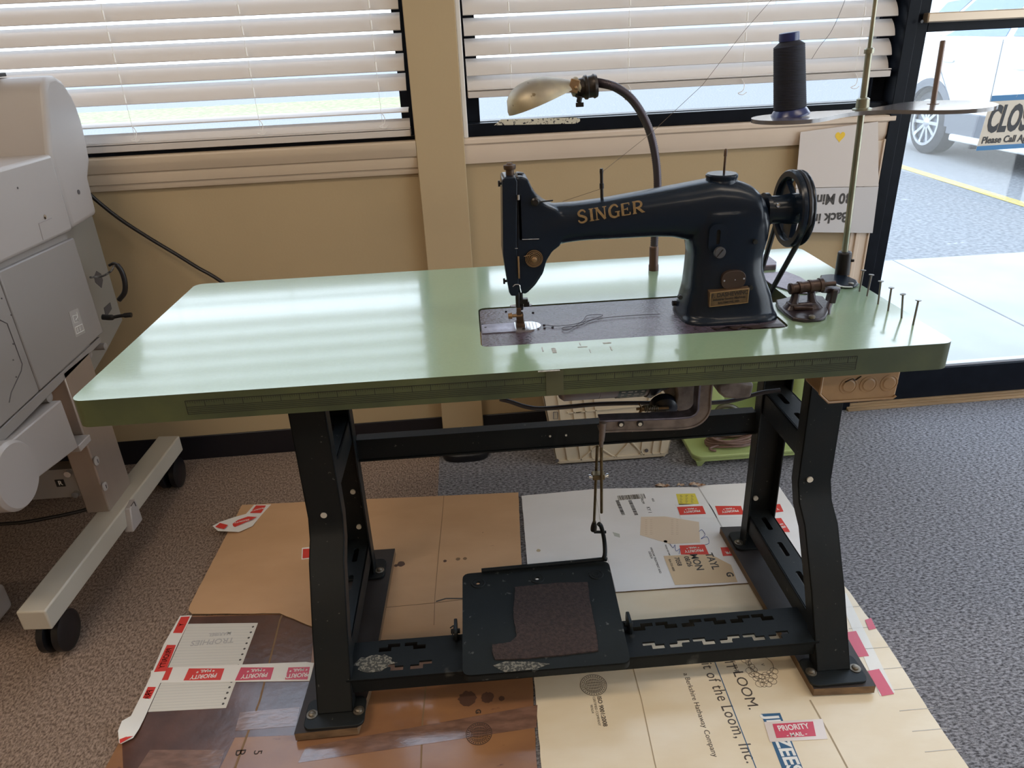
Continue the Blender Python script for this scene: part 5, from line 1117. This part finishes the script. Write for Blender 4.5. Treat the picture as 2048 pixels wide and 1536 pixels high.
# lower side panel
b = MB(); b.prism([(.30, .535), (.612, .548), (.610, .790), (.302, .797)], 'x', XE, XF - .002); b.build('side_panel', M_pg, PN, bevel=.003)
b = MB(); b.prism([(-.05, .520), (.297, .535), (.297, .797), (-.05, .80)], 'x', XE, XF - .002); b.build('side_panel', M_pg, PN, bevel=.003)
b = MB(); b.prism([(-.05, .49), (.20, .50), (.596, .527), (.600, .541), (.20, .526), (-.05, .51)], 'x', XE, XF - .006); b.build('base_flange', M_pg, PN, bevel=.002)
b = MB(); b.prism([(-.05, .788), (.600, .786), (.600, .812), (-.05, .818)], 'x', XE, XF - .012); b.build('recess_band', M_pg, PN)
# curved seam line on the front side panel
b = MB(); P = [Vector((XF - .0018, *yz(a, c))) for a, c in ((-40, 640), (0, 639), (16, 647), (32, 690), (46, 728), (44, 742), (24, 785), (20, 805))]; b.tube(P, .0012, 6); b.build('panel_seam', M_seam, PN)
# arched rear cover
ar = [(.6145, .808), (.6165, .985), (.668, 1.100), (.676, 1.118), (.700, 1.138), (.735, 1.141), (.765, 1.128), (.790, 1.095), (.800, 1.066), (.804, 1.036), (.799, .990), (.789, .940), (.756, .903), (.752, .860), (.748, .815)]
b = MB(); b.prism(ar, 'x', XE, XF + .0); b.build('rear_cover', M_pw, PN, bevel=.012, seg=4, ang=40)
MB().box(-1.5, -1.11, .64, .74, 1.143, 1.152).build('top_tray', M_rub, PN, bevel=.002)
def dot(px, py, r, m, nm, x=XF):
    y_, z_ = yz(px, py, x); b = MB(); b.cyl((x - .002, y_, z_), (x + .0012, y_, z_), r, 14); return b.build(nm, m, PN)
dot(157, 384, .0055, M_seam, 'screw'); dot(35, 376, .0022, M_seam, 'screw'); dot(89, 434, .0055, M_steel, 'panel_latch'); dot(89, 436, .0028, M_seam, 'keyhole')
for a, c in ((3, 597), (22, 630), (26, 688), (26, 720), (32, 754)): dot(a, c, .0016, M_seam, 'screw_dot', XF - .002)
dot(105, 752, .0045, M_seam, 'flange_hole', XF - .006)
b = MB(); P = [Vector((XF + .0004, *yz(a, c))) for a, c in ((86, 480), (77, 447), (103, 436))]; b.tube(P, .0007, 5); b.build('hatch_line', mat('faint seam', (.28, .25, .24), .7), PN)
ic = MB(); P = [Vector((XF - .0018, *yz(a, c))) for a, c in ((139, 624), (157, 616), (172, 665), (153, 675))]; ic.poly3(P, X, .0006); io = ic.build('instruction_label', mat('grey label', (.36, .33, .31), .5), PN)
b = MB()
def lpoly(pts, w=.0008): b.tube([Vector((XF - .0008, *yz(a, c))) for a, c in pts], w, 4)
lpoly([(146, 632), (150, 646), (158, 643), (154, 630), (146, 632)]); lpoly([(154, 624), (156, 634), (152, 640)]); lpoly([(151, 655), (165, 648), (169, 660), (154, 668), (151, 655)]); lpoly([(155, 655), (157, 663)]); lpoly([(160, 653), (162, 661)])
b.build('label_pictogram', M_wh, io)
# rear plate with cut-out and clips
b = MB(); b.prism([(.600, .44), (.70, .465), (.826, .505), (.828, .815), (.600, .815)], 'x', XE, XF - .055); b.build('rear_plate', M_bk, PN)
y_, z_ = yz(198, 560, XF - .055); b = MB(); b.prism([(y_ - .022, z_), (y_, z_ - .022), (y_ + .018, z_ - .006), (y_ + .018, z_ + .012), (y_, z_ + .025), (y_ - .020, z_ + .015)], 'x', XF - .056, XF - .054); b.build('plate_cutout', M_seam, PN)
y_, z_ = yz(215, 617, XF - .055); b = MB(); b.prism([(y_ - .022, z_ - .018), (y_ + .020, z_ - .008), (y_ + .022, z_ + .010), (y_ - .018, z_ + .008)], 'x', XF - .056, XF - .054); b.build('plate_window', M_seam, PN)
for (a, c, r_) in ((172, 709, .010), (203, 693, .009), (90, 795, .012)): y_, z_ = yz(a, c, XF - .02); b = MB(); b.lathe((XF - .06, y_, z_), X, [(0, r_), (.05, r_), (.052, r_ * .7)], 16); b.build('roller_end', M_pg, PN)
# stand: post, foot, casters
b = MB(); b.box(-1.062, -1.006, .402, .530, .148, .53); b.build('stand_post', M_post, PN, bevel=.003)
for a, c in ((193, 922), (210, 973)):
    p = U(a, c, 'x', -1.0015); b = MB(); b.lathe(p, X, [(-.002, .0115), (.001, .0115), (.0025, .008), (.0026, .004)], 20); o = b.build('post_bolt', M_pw, PN); b = MB(); b.box(p.x + .002, p.x + .0032, p.y - .0012, p.y + .0012, p.z - .005, p.z + .005); b.build('bolt_slot', M_seam, o)
b = MB(); b.prism([(-1.048, .052), (-.986, .048), (-.966, .782), (-1.030, .788)], 'z', .100, .150); b.build('foot_beam', mat('cream powder coated beam', (.46, .42, .35), .4, var=.06, vscale=4), PN, bevel=.004, seg=3)
p = U(285, 1000, 'x', -.975); b = MB(); yb_ = U(268, 1030, 'x', -.965).y; b.prism([(yb_ - .03, .086), (yb_ + .028, .084), (yb_ + .026, .150), (yb_ - .012, .146)], 'x', -.985, -.962); cb2 = b.build('foot_bracket', M_pw, PN, bevel=.003)
b = MB(); b.tube([U(a, c, 'x', -.961) for a, c in ((262, 1012), (268, 1003), (272, 1012))], .0012, 5); b.build('bracket_mark', M_seam, cb2)
for yy, xx in ((.105, -1.018), (.745, -1.0)):
    for dx in (-.016, .016):
        b = MB(); b.lathe((xx + dx - .011, yy, .046), X, [(0, .035), (.004, .045), (.018, .045), (.022, .035)], 30); b.build('caster_wheel', M_rub, PN)
    b = MB(); b.cyl((xx, yy, .05), (xx, yy, .101), .009); b.box(xx - .006, xx + .006, yy - .02, yy + .02, .05, .094); b.build('caster_stem', M_rub, PN)
# take-up roll arm and lower rail
b = MB(); cy, cz, rr_ = .098, .447, .070
b.lathe((-1.06, cy, cz), X, [(0, rr_), (.085, rr_), (.090, rr_ - .004)], 48); b.build('roll_holder', M_pw, PN, bevel=.001)
b = MB(); b.lathe((-.972, cy, cz), X, [(0, rr_ - .002), (.0045, rr_ - .006), (.0050, .0)], 48); b.build('holder_cap', M_pw, PN)
b = MB(); b.prism([(.150, .497), (.3416, .4914), (.3445, .3677), (.150, .393)], 'x', -1.05, -.992); b.build('roll_arm', M_pw, PN, bevel=.003)
b = MB(); b.box(-1.07, -.99, .345, .398, .355, .372); b.build('arm_clip', M_pw, PN, bevel=.002)
b = MB(); b.box(XE, -1.062, .41, .45, .195, .275); rl = b.build('lower_rail', M_pg, PN)
p = U(121, 966, 'y', .4095); b = MB(); b.box(p.x - .011, p.x + .010, .4085, .4098, p.z - .010, p.z + .010); lo = b.build('rail_badge', M_rub, rl); b = MB(); b.text('R', .017, Vector((p.x, .4084, p.z)), X, Z, .0003, .0003); b.build('badge_letter', M_wh, lo, flat=True)
for zz in (.205, .265):
    b = MB(); b.cyl((-1.075, .40, zz), (-1.075, .41, zz), .008); b.build('rail_bolt', M_steel, PN)
b = MB(); b.box(XE, -1.01, .40, .55, .525, .545); b.build('deck', M_pg, PN)
b = MB(); b.box(XE, XE + .06, .40, .53, .148, .56); b.build('stand_post', M_post, PN)
b = MB(); b.box(XE - .01, XE + .055, .05, .785, .10, .150); b.build('foot_beam', M_pw, PN, bevel=.004)
for yy in (.105, .745): b = MB(); b.lathe((XE - .005, yy, .046), X, [(0, .035), (.004, .045), (.05, .045), (.054, .035)], 24); b.cyl((XE + .022, yy, .05), (XE + .022, yy, .101), .009); b.build('caster_wheel', M_rub, PN)
p = U(5, 1230, 'z', .10)
# foot of a neighbouring object at the frame edge
b = MB(); q = U(-12, 1215, 'z', .07); b.box(q.x - .25, q.x + .01, q.y - .02, q.y + .045, .035, .105); tag(b.build('equipment_foot', M_pw, None, bevel=.012, seg=4, origin=None), 'rounded white foot of equipment cut off at the left edge of the frame', 'equipment')
b = MB(); b.cyl((q.x - .05, q.y + .01, 0), (q.x - .05, q.y + .01, .04), .02); o2 = bpy.data.objects['equipment_foot']; b.build('foot_pad', M_rub, o2)
# cables by the printer
M_cab = mat('black cable', (.010, .009, .010), .4)
b = MB(); P = [W(UW(a, c, d)[0], d, UW(a, c, d)[1]) for a, c, d in ((150, 360, .06), (190, 398, .05), (240, 438, .04), (300, 477, .04), (350, 507, .045), (395, 535, .05), (438, 560, .06), (520, 620, .07), (620, 720, .05), (640, 800, .03))]
b.tube(smooth_path(P), .0052, 10); tag(b.build('power_cable', M_cab), 'thick black cable slanting down the tan wall from the printer behind the table', 'cable')
b = MB(); P = [U(a, c, 'y', .70) for a, c in ((180, 555), (205, 552), (222, 542), (230, 530), (240, 540), (249, 560), (250, 580), (240, 598))]; b.tube(smooth_path(P[:5]), .0028, 8); tag(b.build('thin_lead', mat('black and white braid', (.3, .3, .3), .5, col2=(.01, .01, .01), vscale=110, var=.5)), 'thin braided lead leaving the rear plate of the printer', 'cable')
b = MB(); P = [U(a, c, 'y', .70) for a, c in ((218, 531), (230, 527), (243, 542), (250, 565), (249, 585), (238, 600))]; b.tube(smooth_path(P), [.0035] * 8 + [.0065] * 18, 10); tag(b.build('loop_cable', M_cab), 'black cable loop hanging behind the printer rear plate', 'cable')
b = MB(); P = [U(a, c, 'y', .69) for a, c in ((205, 634), (222, 635), (240, 632), (258, 630), (263, 630))]; b.tube(smooth_path(P), [.0075] * 8 + [.0045] * 7 + [.0065] * 6, 12); tag(b.build('power_plug', M_cab), 'black moulded plug and lead at the lower rear of the printer', 'plug')
# floor cables in the shade under the printer
b = MB(); b.tube(smooth_path([U(a, c, 'z', .006) for a, c in ((-40, 1050), (40, 1045), (100, 1035), (160, 1022), (240, 1000), (330, 960))]), .005, 8); tag(b.build('floor_cable', M_cab), 'black cable on the carpet under the printer stand', 'cable')
# ------------------------------------------------------------------ white plastic crate
M_cr = mat('yellowed white plastic', (.56, .47, .34), .5, var=.06, vscale=6)
CR = thing('plastic_crate', (.31, .78, 0), 'yellowed white plastic crate with cross ribs against the wall behind the table', 'crate')
y0c, y1c = .702, .895; zc0, zc1 = .004, .36
xb0, xb1, xt0, xt1 = .150, .492, .096, .535
def xl_(z): t = (z - zc0) / (zc1 - zc0); return xb0 + (xt0 - xb0) * t
def xr_(z): t = (z - zc0) / (zc1 - zc0); return xb1 + (xt1 - xb1) * t
b = MB(); th = .004
rr0 = [(xb0 + .012, zc0), (xb1 - .014, zc0), (xb1, zc0 + .014), (xt1, zc1), (xt0, zc1), (xb0, zc0 + .010)]
b.prism(rr0, 'y', y0c, y0c + th); b.prism(rr0, 'y', y1c - th, y1c)
b.add([Vector((xb0, y0c, zc0 + .01)), Vector((xt0, y0c, zc1)), Vector((xt0, y1c, zc1)), Vector((xb0, y1c, zc0 + .01)), Vector((xb0 + th, y0c, zc0 + .01)), Vector((xt0 + th, y0c, zc1)), Vector((xt0 + th, y1c, zc1)), Vector((xb0 + th, y1c, zc0 + .01))], [(0, 1, 2, 3), (4, 5, 6, 7), (0, 1, 5, 4), (2, 3, 7, 6), (1, 2, 6, 5), (0, 3, 7, 4)])
b.add([Vector((xb1, y0c, zc0 + .01)), Vector((xt1, y0c, zc1)), Vector((xt1, y1c, zc1)), Vector((xb1, y1c, zc0 + .01)), Vector((xb1 - th, y0c, zc0 + .01)), Vector((xt1 - th, y0c, zc1)), Vector((xt1 - th, y1c, zc1)), Vector((xb1 - th, y1c, zc0 + .01))], [(0, 1, 2, 3), (4, 5, 6, 7), (0, 1, 5, 4), (2, 3, 7, 6), (1, 2, 6, 5), (0, 3, 7, 4)])
b.box(xb0 + .01, xb1 - .01, y0c, y1c, zc0, zc0 + th); b.build('crate_body', M_cr, CR, bevel=.001)
b = MB(); yy = y0c - .004
def rib(x0, z0, x1, z1, w=.0035): b.bar(Vector((x0, y0c - .001, z0)), Vector((x1, y0c - .001, z1)), w, .006, Y)
for t in (.035, .075, .11, .14): rib(xb0 + t, zc0 + .012, xl_(zc1) + t + .01, zc1)
for t in (.025, .05, .085): rib(xb1 - t, zc0 + .014, xr_(zc1) - t - .01, zc1)
rib(xb0 + .012, zc0 + .012, xb1 - .012, zc0 + .016, .004); rib(xb0 + .14, .155, xb1 - .02, .17); rib(xb0 + .06, .18, xb1, .19)
xa_, xm_, xe_ = xb0 + .075, xb0 + .175, xb1 - .085
rib(xa_, .018, xb0 + .125, .062); rib(xb0 + .105, .075, xm_ + .002, .018); rib(xm_ + .006, .018, xb0 + .225, .072); rib(xb0 + .215, .082, xe_ + .010, .018)
for zz in (.13, .155, .18): rib(xb0 + .035, zz, xb0 + .075, zz)
b.build('rib', M_cr, CR)
for a, c in ((1114, 921), (1293, 901)):
    p = U(a, c, 'y', y0c - .0015); b = MB(); b.cyl(p - Y * .002, p + Y * .001, .0055, 12); b.build('rivet_hole', M_seam, CR)
b = MB(); b.wbox(0, 0, 0, 0, 0, 0); b = MB()
P = [U(a, c, 'y', y0c - .004) for a, c in ((1107, 824), (1115, 824), (1115, 838), (1107, 838), (1107, 824))]; b.tube(P, .0012, 5); b.build('latch_outline', M_seam, CR)
# ------------------------------------------------------------------ green portable machine behind the right legs
M_gn = mat('pale green enamel', (.36, .44, .17), .3, var=.08, vscale=5, coat=.2)
GM = thing('green_sewing_machine', (.80, .75, 0), 'pale green vintage sewing machine with tray base on the carpet by the wall', 'sewing machine')
b = MB(); b.prism(rrect(.548, .985, .632, .885, .03), 'z', .030, .040); b.prism(rrect(.552, .981, .636, .881, .028), 'z', .018, .030); b.build('base_tray', M_gn, GM, bevel=.002)
for x_, y_ in ((.572, .65), (.96, .65), (.572, .865), (.96, .865)): b = MB(); b.loft([[Vector((x_ + s * dx, y_ + t * dx, z)) for s, t in ((-1, -1), (1, -1), (1, 1), (-1, 1))] for z, dx in ((0, .006), (.02, .014))]); b.build('foot', M_gn, GM)
b = MB(); xs = [.60 + .36 * i / 14 for i in range(15)]
b.loft([sring_x(x, .238 + .012 * (x - .6), .047 if x < .87 else .055, .80, .042, 3) for x in xs]); b.build('arm', M_gn, GM)
b = MB(); b.loft([sring_z(z, .925, .052 - .01 * math.sin(math.pi * (z - .04) / .2), .80, .048, 3.2) for z in [.04 + .2 * i / 10 for i in range(11)]]); b.build('pillar', M_gn, GM)
b = MB(); b.loft([sring_z(z, .640, .040, .80, .042, 3.5) for z in [.11 + .15 * i / 6 for i in range(7)]]); b.build('head', M_gn, GM)
b = MB(); b.box(.66, .88, .855, .865, .04, .20); b.build('back_panel', M_gn, GM, bevel=.003)
b = MB(); b.lathe((.978, .80, .225), X, [(0, .02), (.004, .045), (.018, .047), (.022, .04)], 32); b.build('hand_wheel', M_gn, GM)
p = U(1519, 812, 'y', .757); b = MB(); b.text('ER', .020, p, X, Z, .0004, .0003); b.build('machine_lettering', M_prt, GM, flat=True)
q = U(1585, 798, 'y', .75); b = MB(); b.lathe(q - Z * .012 + Y * .004, Z, [(0, .013), (.022, .013), (.024, .008)], 20); b.build('dial', M_steel, GM)
M_bc = mat('brown rubber cord', (.15, .085, .065), .5)
b = MB(); rn = random.Random(5); P = []
for i in range(90):
    a = i * .42; P.append(Vector((.680 + (.072 + .008 * math.sin(i * .9)) * math.cos(a), .690 + (.030 + .004 * math.sin(i * .7)) * math.sin(a), .046 + .00028 * i + .003 * math.sin(i * 1.3))))
P += [Vector((.62, .668, .05)), Vector((.605, .655, .047)), Vector((.62, .65, .045))]
b.tube(smooth_path(P, 3), .0036, 7); tag(b.build('coiled_cord', M_bc), 'coiled brown cord lying on the green tray base of the vintage machine', 'cord')
b = MB(); P = [U(a, c, 'y', .74) for a, c in ((1425, 835), (1440, 815), (1460, 812), (1480, 822), (1500, 830), (1530, 836))]; b.tube(smooth_path(P), .008, 10); tag(b.build('dark_hose', mat('olive-black lead', (.06, .055, .03), .4)), 'olive-black bent lead in front of the green machine', 'cord')
# black oval object at the column foot
b = MB(); pb_ = U(932, 912, 'z', .01)
b.loft([[Vector((pb_.x + rx_ * math.copysign(abs(math.cos(a)) ** .7, math.cos(a)), .80 + ry_ * math.copysign(abs(math.sin(a)) ** .8, math.sin(a)), z)) for a in [2 * math.pi * i / 28 for i in range(28)]] for z, rx_, ry_ in ((0, .070, .040), (.012, .074, .044), (.022, .072, .042), (.027, .064, .036))])
tag(b.build('foot_switch', M_rub), 'flat black oval foot control on the carpet at the foot of the column', 'foot switch')
# ------------------------------------------------------------------ papers on the wall by the door
M_pap = mat('white notice paper', (.62, .56, .52), .55); M_pap2 = mat('white notice paper lower', (.55, .53, .53), .55)
def wpoly(px, d, th=.0006):
    b = MB(); b.poly3([W(UW(a, c, d)[0], d, UW(a, c, d)[1]) for a, c in px], WN, th); return b
pa_ = tag(wpoly([(1601, 264), (1756, 243), (1757, 372), (1591, 376)], .0275).build('notice_paper', M_pap, None, flat=True), 'blank white paper with a yellow heart sticker on the wall below the right window', 'paper')
b = MB(); s_, z_ = UW(1680, 273, .0283); hp_ = []
for i in range(28): t = 2 * math.pi * i / 28; hp_.append(W(s_ + .0135 * math.sin(t) ** 3 * 1.05, .0282, z_ + .0010 * (13 * math.cos(t) - 5 * math.cos(2 * t) - 2 * math.cos(3 * t) - math.cos(4 * t))))
b.poly3(hp_, WN, .0004); b.build('heart_sticker', mat('yellow heart sticker', (.80, .52, .02), .5), pa_, flat=True)
pb2 = tag(wpoly([(1592, 377), (1757, 373), (1745, 466), (1590, 464)], .0275).build('notice_paper', M_pap2, None, flat=True), 'white paper with upside-down Back in 30 Min lettering on the wall by the door', 'paper')
b = MB(); s_, z_ = UW(1652, 398, .0284); b.text('30 Min', .042, W(s_ + .024, .0284, z_), -WE, -Z, .0003, .0012, sx_=.92)
b.build('notice_lettering', M_prt, pb2, flat=True); b = MB()
s2, z2 = UW(1650, 436, .0284); b.text('Back in', .042, W(s2 + .016, .0284, z2), -WE, -Z, .0003, .0012, sx_=.92)
b.build('notice_lettering', M_prt, pb2, flat=True)
# CLOSED sign on the door glass
dS = -.005
sgn = [(1982, 192), (2160, 205), (2150, 322), (1951, 302)]
SG = thing('closed_sign', W(1.5, dS, .88), 'white and blue CLOSED Please Call Again sign hanging on the door glass', 'sign')
c00, c10, c11, c01 = [W(UW(a, c, dS)[0], dS, UW(a, c, dS)[1]) for a, c in ((1982, 192), (2216, 205), (2196, 324), (1951, 302))]
s0_, zt_ = UW(1985, 190, dS); s0b, zb_ = UW(1953, 303, dS); wS = .30
tl_ = W(1.441, dS, .968); bl_ = W(1.429, dS, .8185)
def sp_(u, v, d=0): return bl_.lerp(tl_, v) + WE * (u * wS) + WN * d
b = MB(); b.poly3([sp_(0, 0), sp_(1, 0), sp_(1, 1), sp_(0, 1)], WN, .0008); b.build('sign_board', mat('cream sign board', (.66, .60, .50), .45), SG, flat=True)
b = MB(); b.poly3([sp_(0, 0, .001), sp_(1, 0, .001), sp_(1, .085, .001), sp_(0, .085, .001)], WN, .0004); b.poly3([sp_(0, .90, .001), sp_(1, .90, .001), sp_(1, 1, .001), sp_(0, 1, .001)], WN, .0004); b.build('blue_band', mat('sign blue', (.01, .17, .42), .4), SG, flat=True)
up_ = (tl_ - bl_).normalized()
b = MB(); b.text('CLOSED', .098, sp_(.035, .55, .0012), WE, up_, .0004, .0042, align='LEFT', sx_=.50, space=1.02); b.text('Please Call Again', .0265, sp_(.03, .185, .0012), WE, up_, .0004, .0007, align='LEFT', sx_=.90)
b.build('sign_lettering', mat('sign black', (.012, .012, .015), .5), SG, flat=True)
b = MB(); pk = sp_(.245, .955, .001); b.tube([pk, W(1.60, dS, 1.10), sp_(.80, .955, .001)], .0006, 5); b.build('hanging_string', M_wh, SG)
# ------------------------------------------------------------------ outside
GZ = -.175
M_asp = mat('pale worn asphalt', (.24, .24, .24), .9, col2=(.14, .14, .142), var=.4, vscale=34, vdet=8, bump=.6, bscale=60, spots=(9, .7, (.31, .31, .315)))
M_con = mat('pale concrete walk', (.39, .39, .39), .85, col2=(.34, .34, .345), var=.15, vscale=3, vdet=8, bump=.2, bscale=120, spots=(40, .73, (.34, .34, .36)))
struct(MB().box(-30, 40, 2.70, 60, GZ - .1, GZ).build('trim_10', M_asp, origin=(0, 0, 0))); bpy.data.objects['trim_10'].name = 'ground_asphalt'
b = MB()
jx = [-8.0, -6.1, -4.2, -2.3, -.4, 1.45, 2.315, 4.2, 6.1, 8.0]
for a, c in zip(jx, jx[1:]): b.box(a + .004, c - .004, 1.035, 2.70, -.16, -.05)
o = struct(b.build('sidewalk', M_con, origin=(0, 0, 0), bevel=.004))
struct(MB().box(-8, 8, 1.035, 2.70, -.20, -.062).build('sidewalk_bed', mat('dark joint', (.08, .08, .085), .9), origin=(0, 0, 0)))
M_yel = mat('faded yellow paint', (.40, .31, .10), .8, spots=(30, .6, (.34, .33, .3)))
P = [U(a, c, 'z', GZ + .003) for a, c in ((1796, 321), (1806, 318), (2100, 413), (2100, 424))]
d0 = Vector((P[0].x, P[0].y, 0)); 
b = MB(); b.add([Vector((4.33, 6.4, GZ + .002)), Vector((4.44, 6.4, GZ + .002)), Vector((4.30, 3.2, GZ + .002)), Vector((4.19, 3.2, GZ + .002))], [(0, 1, 2, 3)]); b.poly3(b.v[:4], Z, .002); pl_ = struct(b.build('parking_line', M_yel, None, flat=True))
struct(MB().box(-40, -1.5, 17, 21, GZ, GZ + .03).build('lawn_strip', mat('pale dry lawn', (.34, .36, .17), .9, var=.5, vscale=9, bump=.8, bscale=30), origin=(0, 0, 0)))
# SUV
CX = 5.0; M_cw = mat('white car paint', (.62, .63, .64), .22, coat=.6); M_win = mat('tinted car glass', (.06, .13, .24), .08, spec=.7); M_tyre = mat('tyre rubber', (.03, .032, .038), .7); M_rim = mat('bright alloy', (.60, .62, .64), .25, .9); M_clad = mat('dark grey cladding', (.10, .11, .13), .6)
SU = thing('parked_car', (CX + .9, 5.2, GZ), 'white estate car with grey lower cladding parked nose-in outside the glass door', 'car')
def cy_(px, py): p = U(px, py, 'x', CX); return p.y, p.z
yw, zw = cy_(1848, 245); RW = zw - GZ + .0
zb = lambda y: cy_(1880, 80)[1] + (y - cy_(1880, 80)[0]) * .03
zb0 = cy_(1880, 80)[1]; zs_l = GZ + .30
yf = yw - 2.68
def arch(yc, r, n=14): return [(yc + r * math.cos(R(a)), GZ + RW + r * math.sin(R(a))) for a in [180 - 180 * i / n for i in range(n + 1)]]
side = [(yf - .85, GZ + .28)] + [(yf - .42, GZ + .28)] + arch(yf, .40) + [(yf + .42, GZ + .28), (yw - .42, GZ + .28)] + arch(yw, .40) + [(yw + .42, GZ + .28), (yw + .85, GZ + .35), (yw + .88, GZ + .70), (yw + .82, zb0 + .05), (yf - .1, zb0 - .06), (yf - .75, zb0 - .22), (yf - .92, zb0 - .40)]
b = MB(); b.prism(side, 'x', CX, CX + .35); b.prism(side, 'x', CX + 1.45, CX + 1.80)
mid_ = [(yf - .85, GZ + .28), (yw + .85, GZ + .28), (yw + .88, GZ + .70), (yw + .82, zb0 + .05), (yf - .1, zb0 - .06), (yf - .75, zb0 - .22), (yf - .92, zb0 - .40)]
b.prism(mid_, 'x', CX + .34, CX + 1.46); b.build('car_body', M_cw, SU, bevel=.03, seg=3, ang=30)
# cabin
gy = [(yf + .25, zb0 - .05), (yf + 1.05, GZ + 1.60), (yw - .1, GZ + 1.66), (yw + .45, GZ + 1.56), (yw + .80, zb0 + .04)]
b = MB(); vs = [Vector((CX + .05, y, z)) if z < zb0 + .1 else Vector((CX + .24, y, z)) for y, z in gy] + [Vector((CX + 1.75, y, z)) if z < zb0 + .1 else Vector((CX + 1.56, y, z)) for y, z in gy]
b.add(vs, [tuple(range(5)), tuple(range(9, 4, -1))] + [(i, (i + 1) % 5, 5 + (i + 1) % 5, 5 + i) for i in range(5)]); b.build('car_cabin', M_cw, SU, bevel=.03, seg=3)
def win(name, pts, m=M_win):
    b = MB(); P = []
    for y, t in pts: z = zb0 + .0 + t * (GZ + 1.60 - zb0); P.append(Vector((CX + .05 + .19 * (z - zb0) / (GZ + 1.6 - zb0) - .006, y, z)))
    b.poly3(P, X, .01); return b.build(name, m, SU, bevel=.001)
yd = cy_(2030, 120)[0]
win('car_window', [(yw - .95 + .02, .06), (yw + .02, .08), (yw + .0, .45), (yw - .22, .90), (yw - .95 + .02, .93)])
win('car_window', [(yw - 1.03, .06), (yw - 2.0, .04), (yw - 1.55, .82), (yw - 1.25, .93), (yw - 1.03, .93)])
win('quarter_window', [(yw + .07, .08), (yw + .55, .12), (yw + .30, .80), (yw - .12, .86), (yw + .05, .48)])
for yc in (yw, yf):
    b = MB(); b.lathe((CX + .02, yc, GZ + RW), X, [(0, RW * .72), (.01, RW * .94), (.03, RW), (.20, RW), (.22, RW * .72), (.12, RW * .70), (0, RW * .72)], 48); b.f = b.f[:-2]; b.mi = b.mi[:-2]; ty = b.build('tyre', M_tyre, SU)
    b = MB(); b.lathe((CX + .055, yc, GZ + RW), X, [(0, RW * .70), (.10, RW * .70)], 40); b.build('wheel_well', mat('dark rim barrel', (.12, .14, .18), .5), ty)
    b = MB(); b.ring(Vector((CX + .03, yc, GZ + RW)), -Y, Z, RW * .69, .03, .02, 40)
    for k in range(10):
        a = 2 * math.pi * k / 10; d = Vector((0, math.cos(a), math.sin(a))); o_ = Vector((CX + .034, yc, GZ + RW)); b.bar(o_ + d * .03, o_ + d * RW * .68, .034, .018, X)
    b.lathe((CX + .015, yc, GZ + RW), X, [(0, .035), (.01, .05), (.03, .055)], 20); b.build('alloy_rim', M_rim, ty)
    b = MB(); rg = []
    for i in range(17):
        a = R(180 - 11.25 * i); rg.append([Vector((CX - .012 + dx, yc + r_ * math.cos(a), GZ + RW + r_ * math.sin(a))) for dx, r_ in ((0, .375), (0, .455), (.03, .455), (.05, .375))])
    b.loft(rg); b.build('wheel_arch_trim', M_clad, SU)
b = MB(); b.box(CX - .014, CX + .03, yf + .42, yw - .42, GZ + .26, GZ + .48); b.build('sill_cladding', M_clad, SU, bevel=.01)
b = MB(); b.box(CX - .035, CX + .05, yf + .50, yw - .52, GZ + .20, GZ + .27); b.build('side_step', M_cw, SU, bevel=.02, seg=3)
for px, py in ((1897, 120), (2045, 135)):
    y_, z_ = cy_(px, py); b = MB(); b.box(CX - .035, CX - .012, y_ - .11, y_ + .08, z_ - .018, z_ + .012); b.box(CX - .02, CX + .01, y_ - .10, y_ - .08, z_ - .012, z_ + .008); b.box(CX - .02, CX + .01, y_ + .05, y_ + .07, z_ - .012, z_ + .008); b.build('door_handle', M_cw, SU, bevel=.006)
b = MB(); b.tube([Vector((CX - .002, yw - .99, zb0)), Vector((CX - .002, yw - 1.0, GZ + .5))], .005, 6); b.tube([Vector((CX - .002, yw - .08, zb0)), Vector((CX - .002, yw - .12, GZ + .86)), Vector((CX - .002, yw - .36, GZ + .6))], .005, 6); b.build('door_gap', mat('door gap', (.15, .17, .2), .6), SU)
b = MB(); b.tube(smooth_path([Vector((CX + .22, yw + .30, GZ + 1.66)), Vector((CX + .22, yw - .1, GZ + 1.72)), Vector((CX + .22, yw - 1.4, GZ + 1.70)), Vector((CX + .22, yw - 1.7, GZ + 1.63))]), .016, 8); b.build('roof_rail', M_clad, SU)
# distant building and a second vehicle glimpsed beyond
BD = thing('shop_building', (4, 34, GZ), 'pale distant building across the car park glimpsed past the white car', 'building')
b = MB(); b.box(3, 24, 34, 40, GZ, 5.2); b.build('facade', mat('pale stucco', (.62, .56, .48), .8), BD)
b = MB(); b.box(2.8, 24.2, 33.7, 34, 4.6, 5.4); b.build('parapet', mat('tan parapet', (.45, .36, .28), .8), BD)
M_sw = mat('dusty shop glass', (.45, .50, .54), .3)
for k in range(4): b = MB(); b.box(4 + k * 5, 7 + k * 5, 33.95, 34.02, GZ + .6, 3); b.build('shop_window', M_sw, BD)
C2 = thing('distant_van', (17, 21.5, GZ), 'far white van with red stripe seen above the rear of the white car', 'van')
b = MB(); b.box(14.5, 18.9, 20.5, 22.5, GZ + .4, GZ + 2.2); b.build('van_body', M_cw, C2, bevel=.1, seg=3)
b = MB(); b.box(14.48, 18.92, 20.48, 20.5, GZ + 1.0, GZ + 1.18); b.build('red_stripe', M_red, C2)
for x_ in (15.4, 18.0): b = MB(); b.cyl((x_, 20.45, GZ + .38), (x_, 20.7, GZ + .38), .38, 24); b.build('van_wheel', M_tyre, C2)
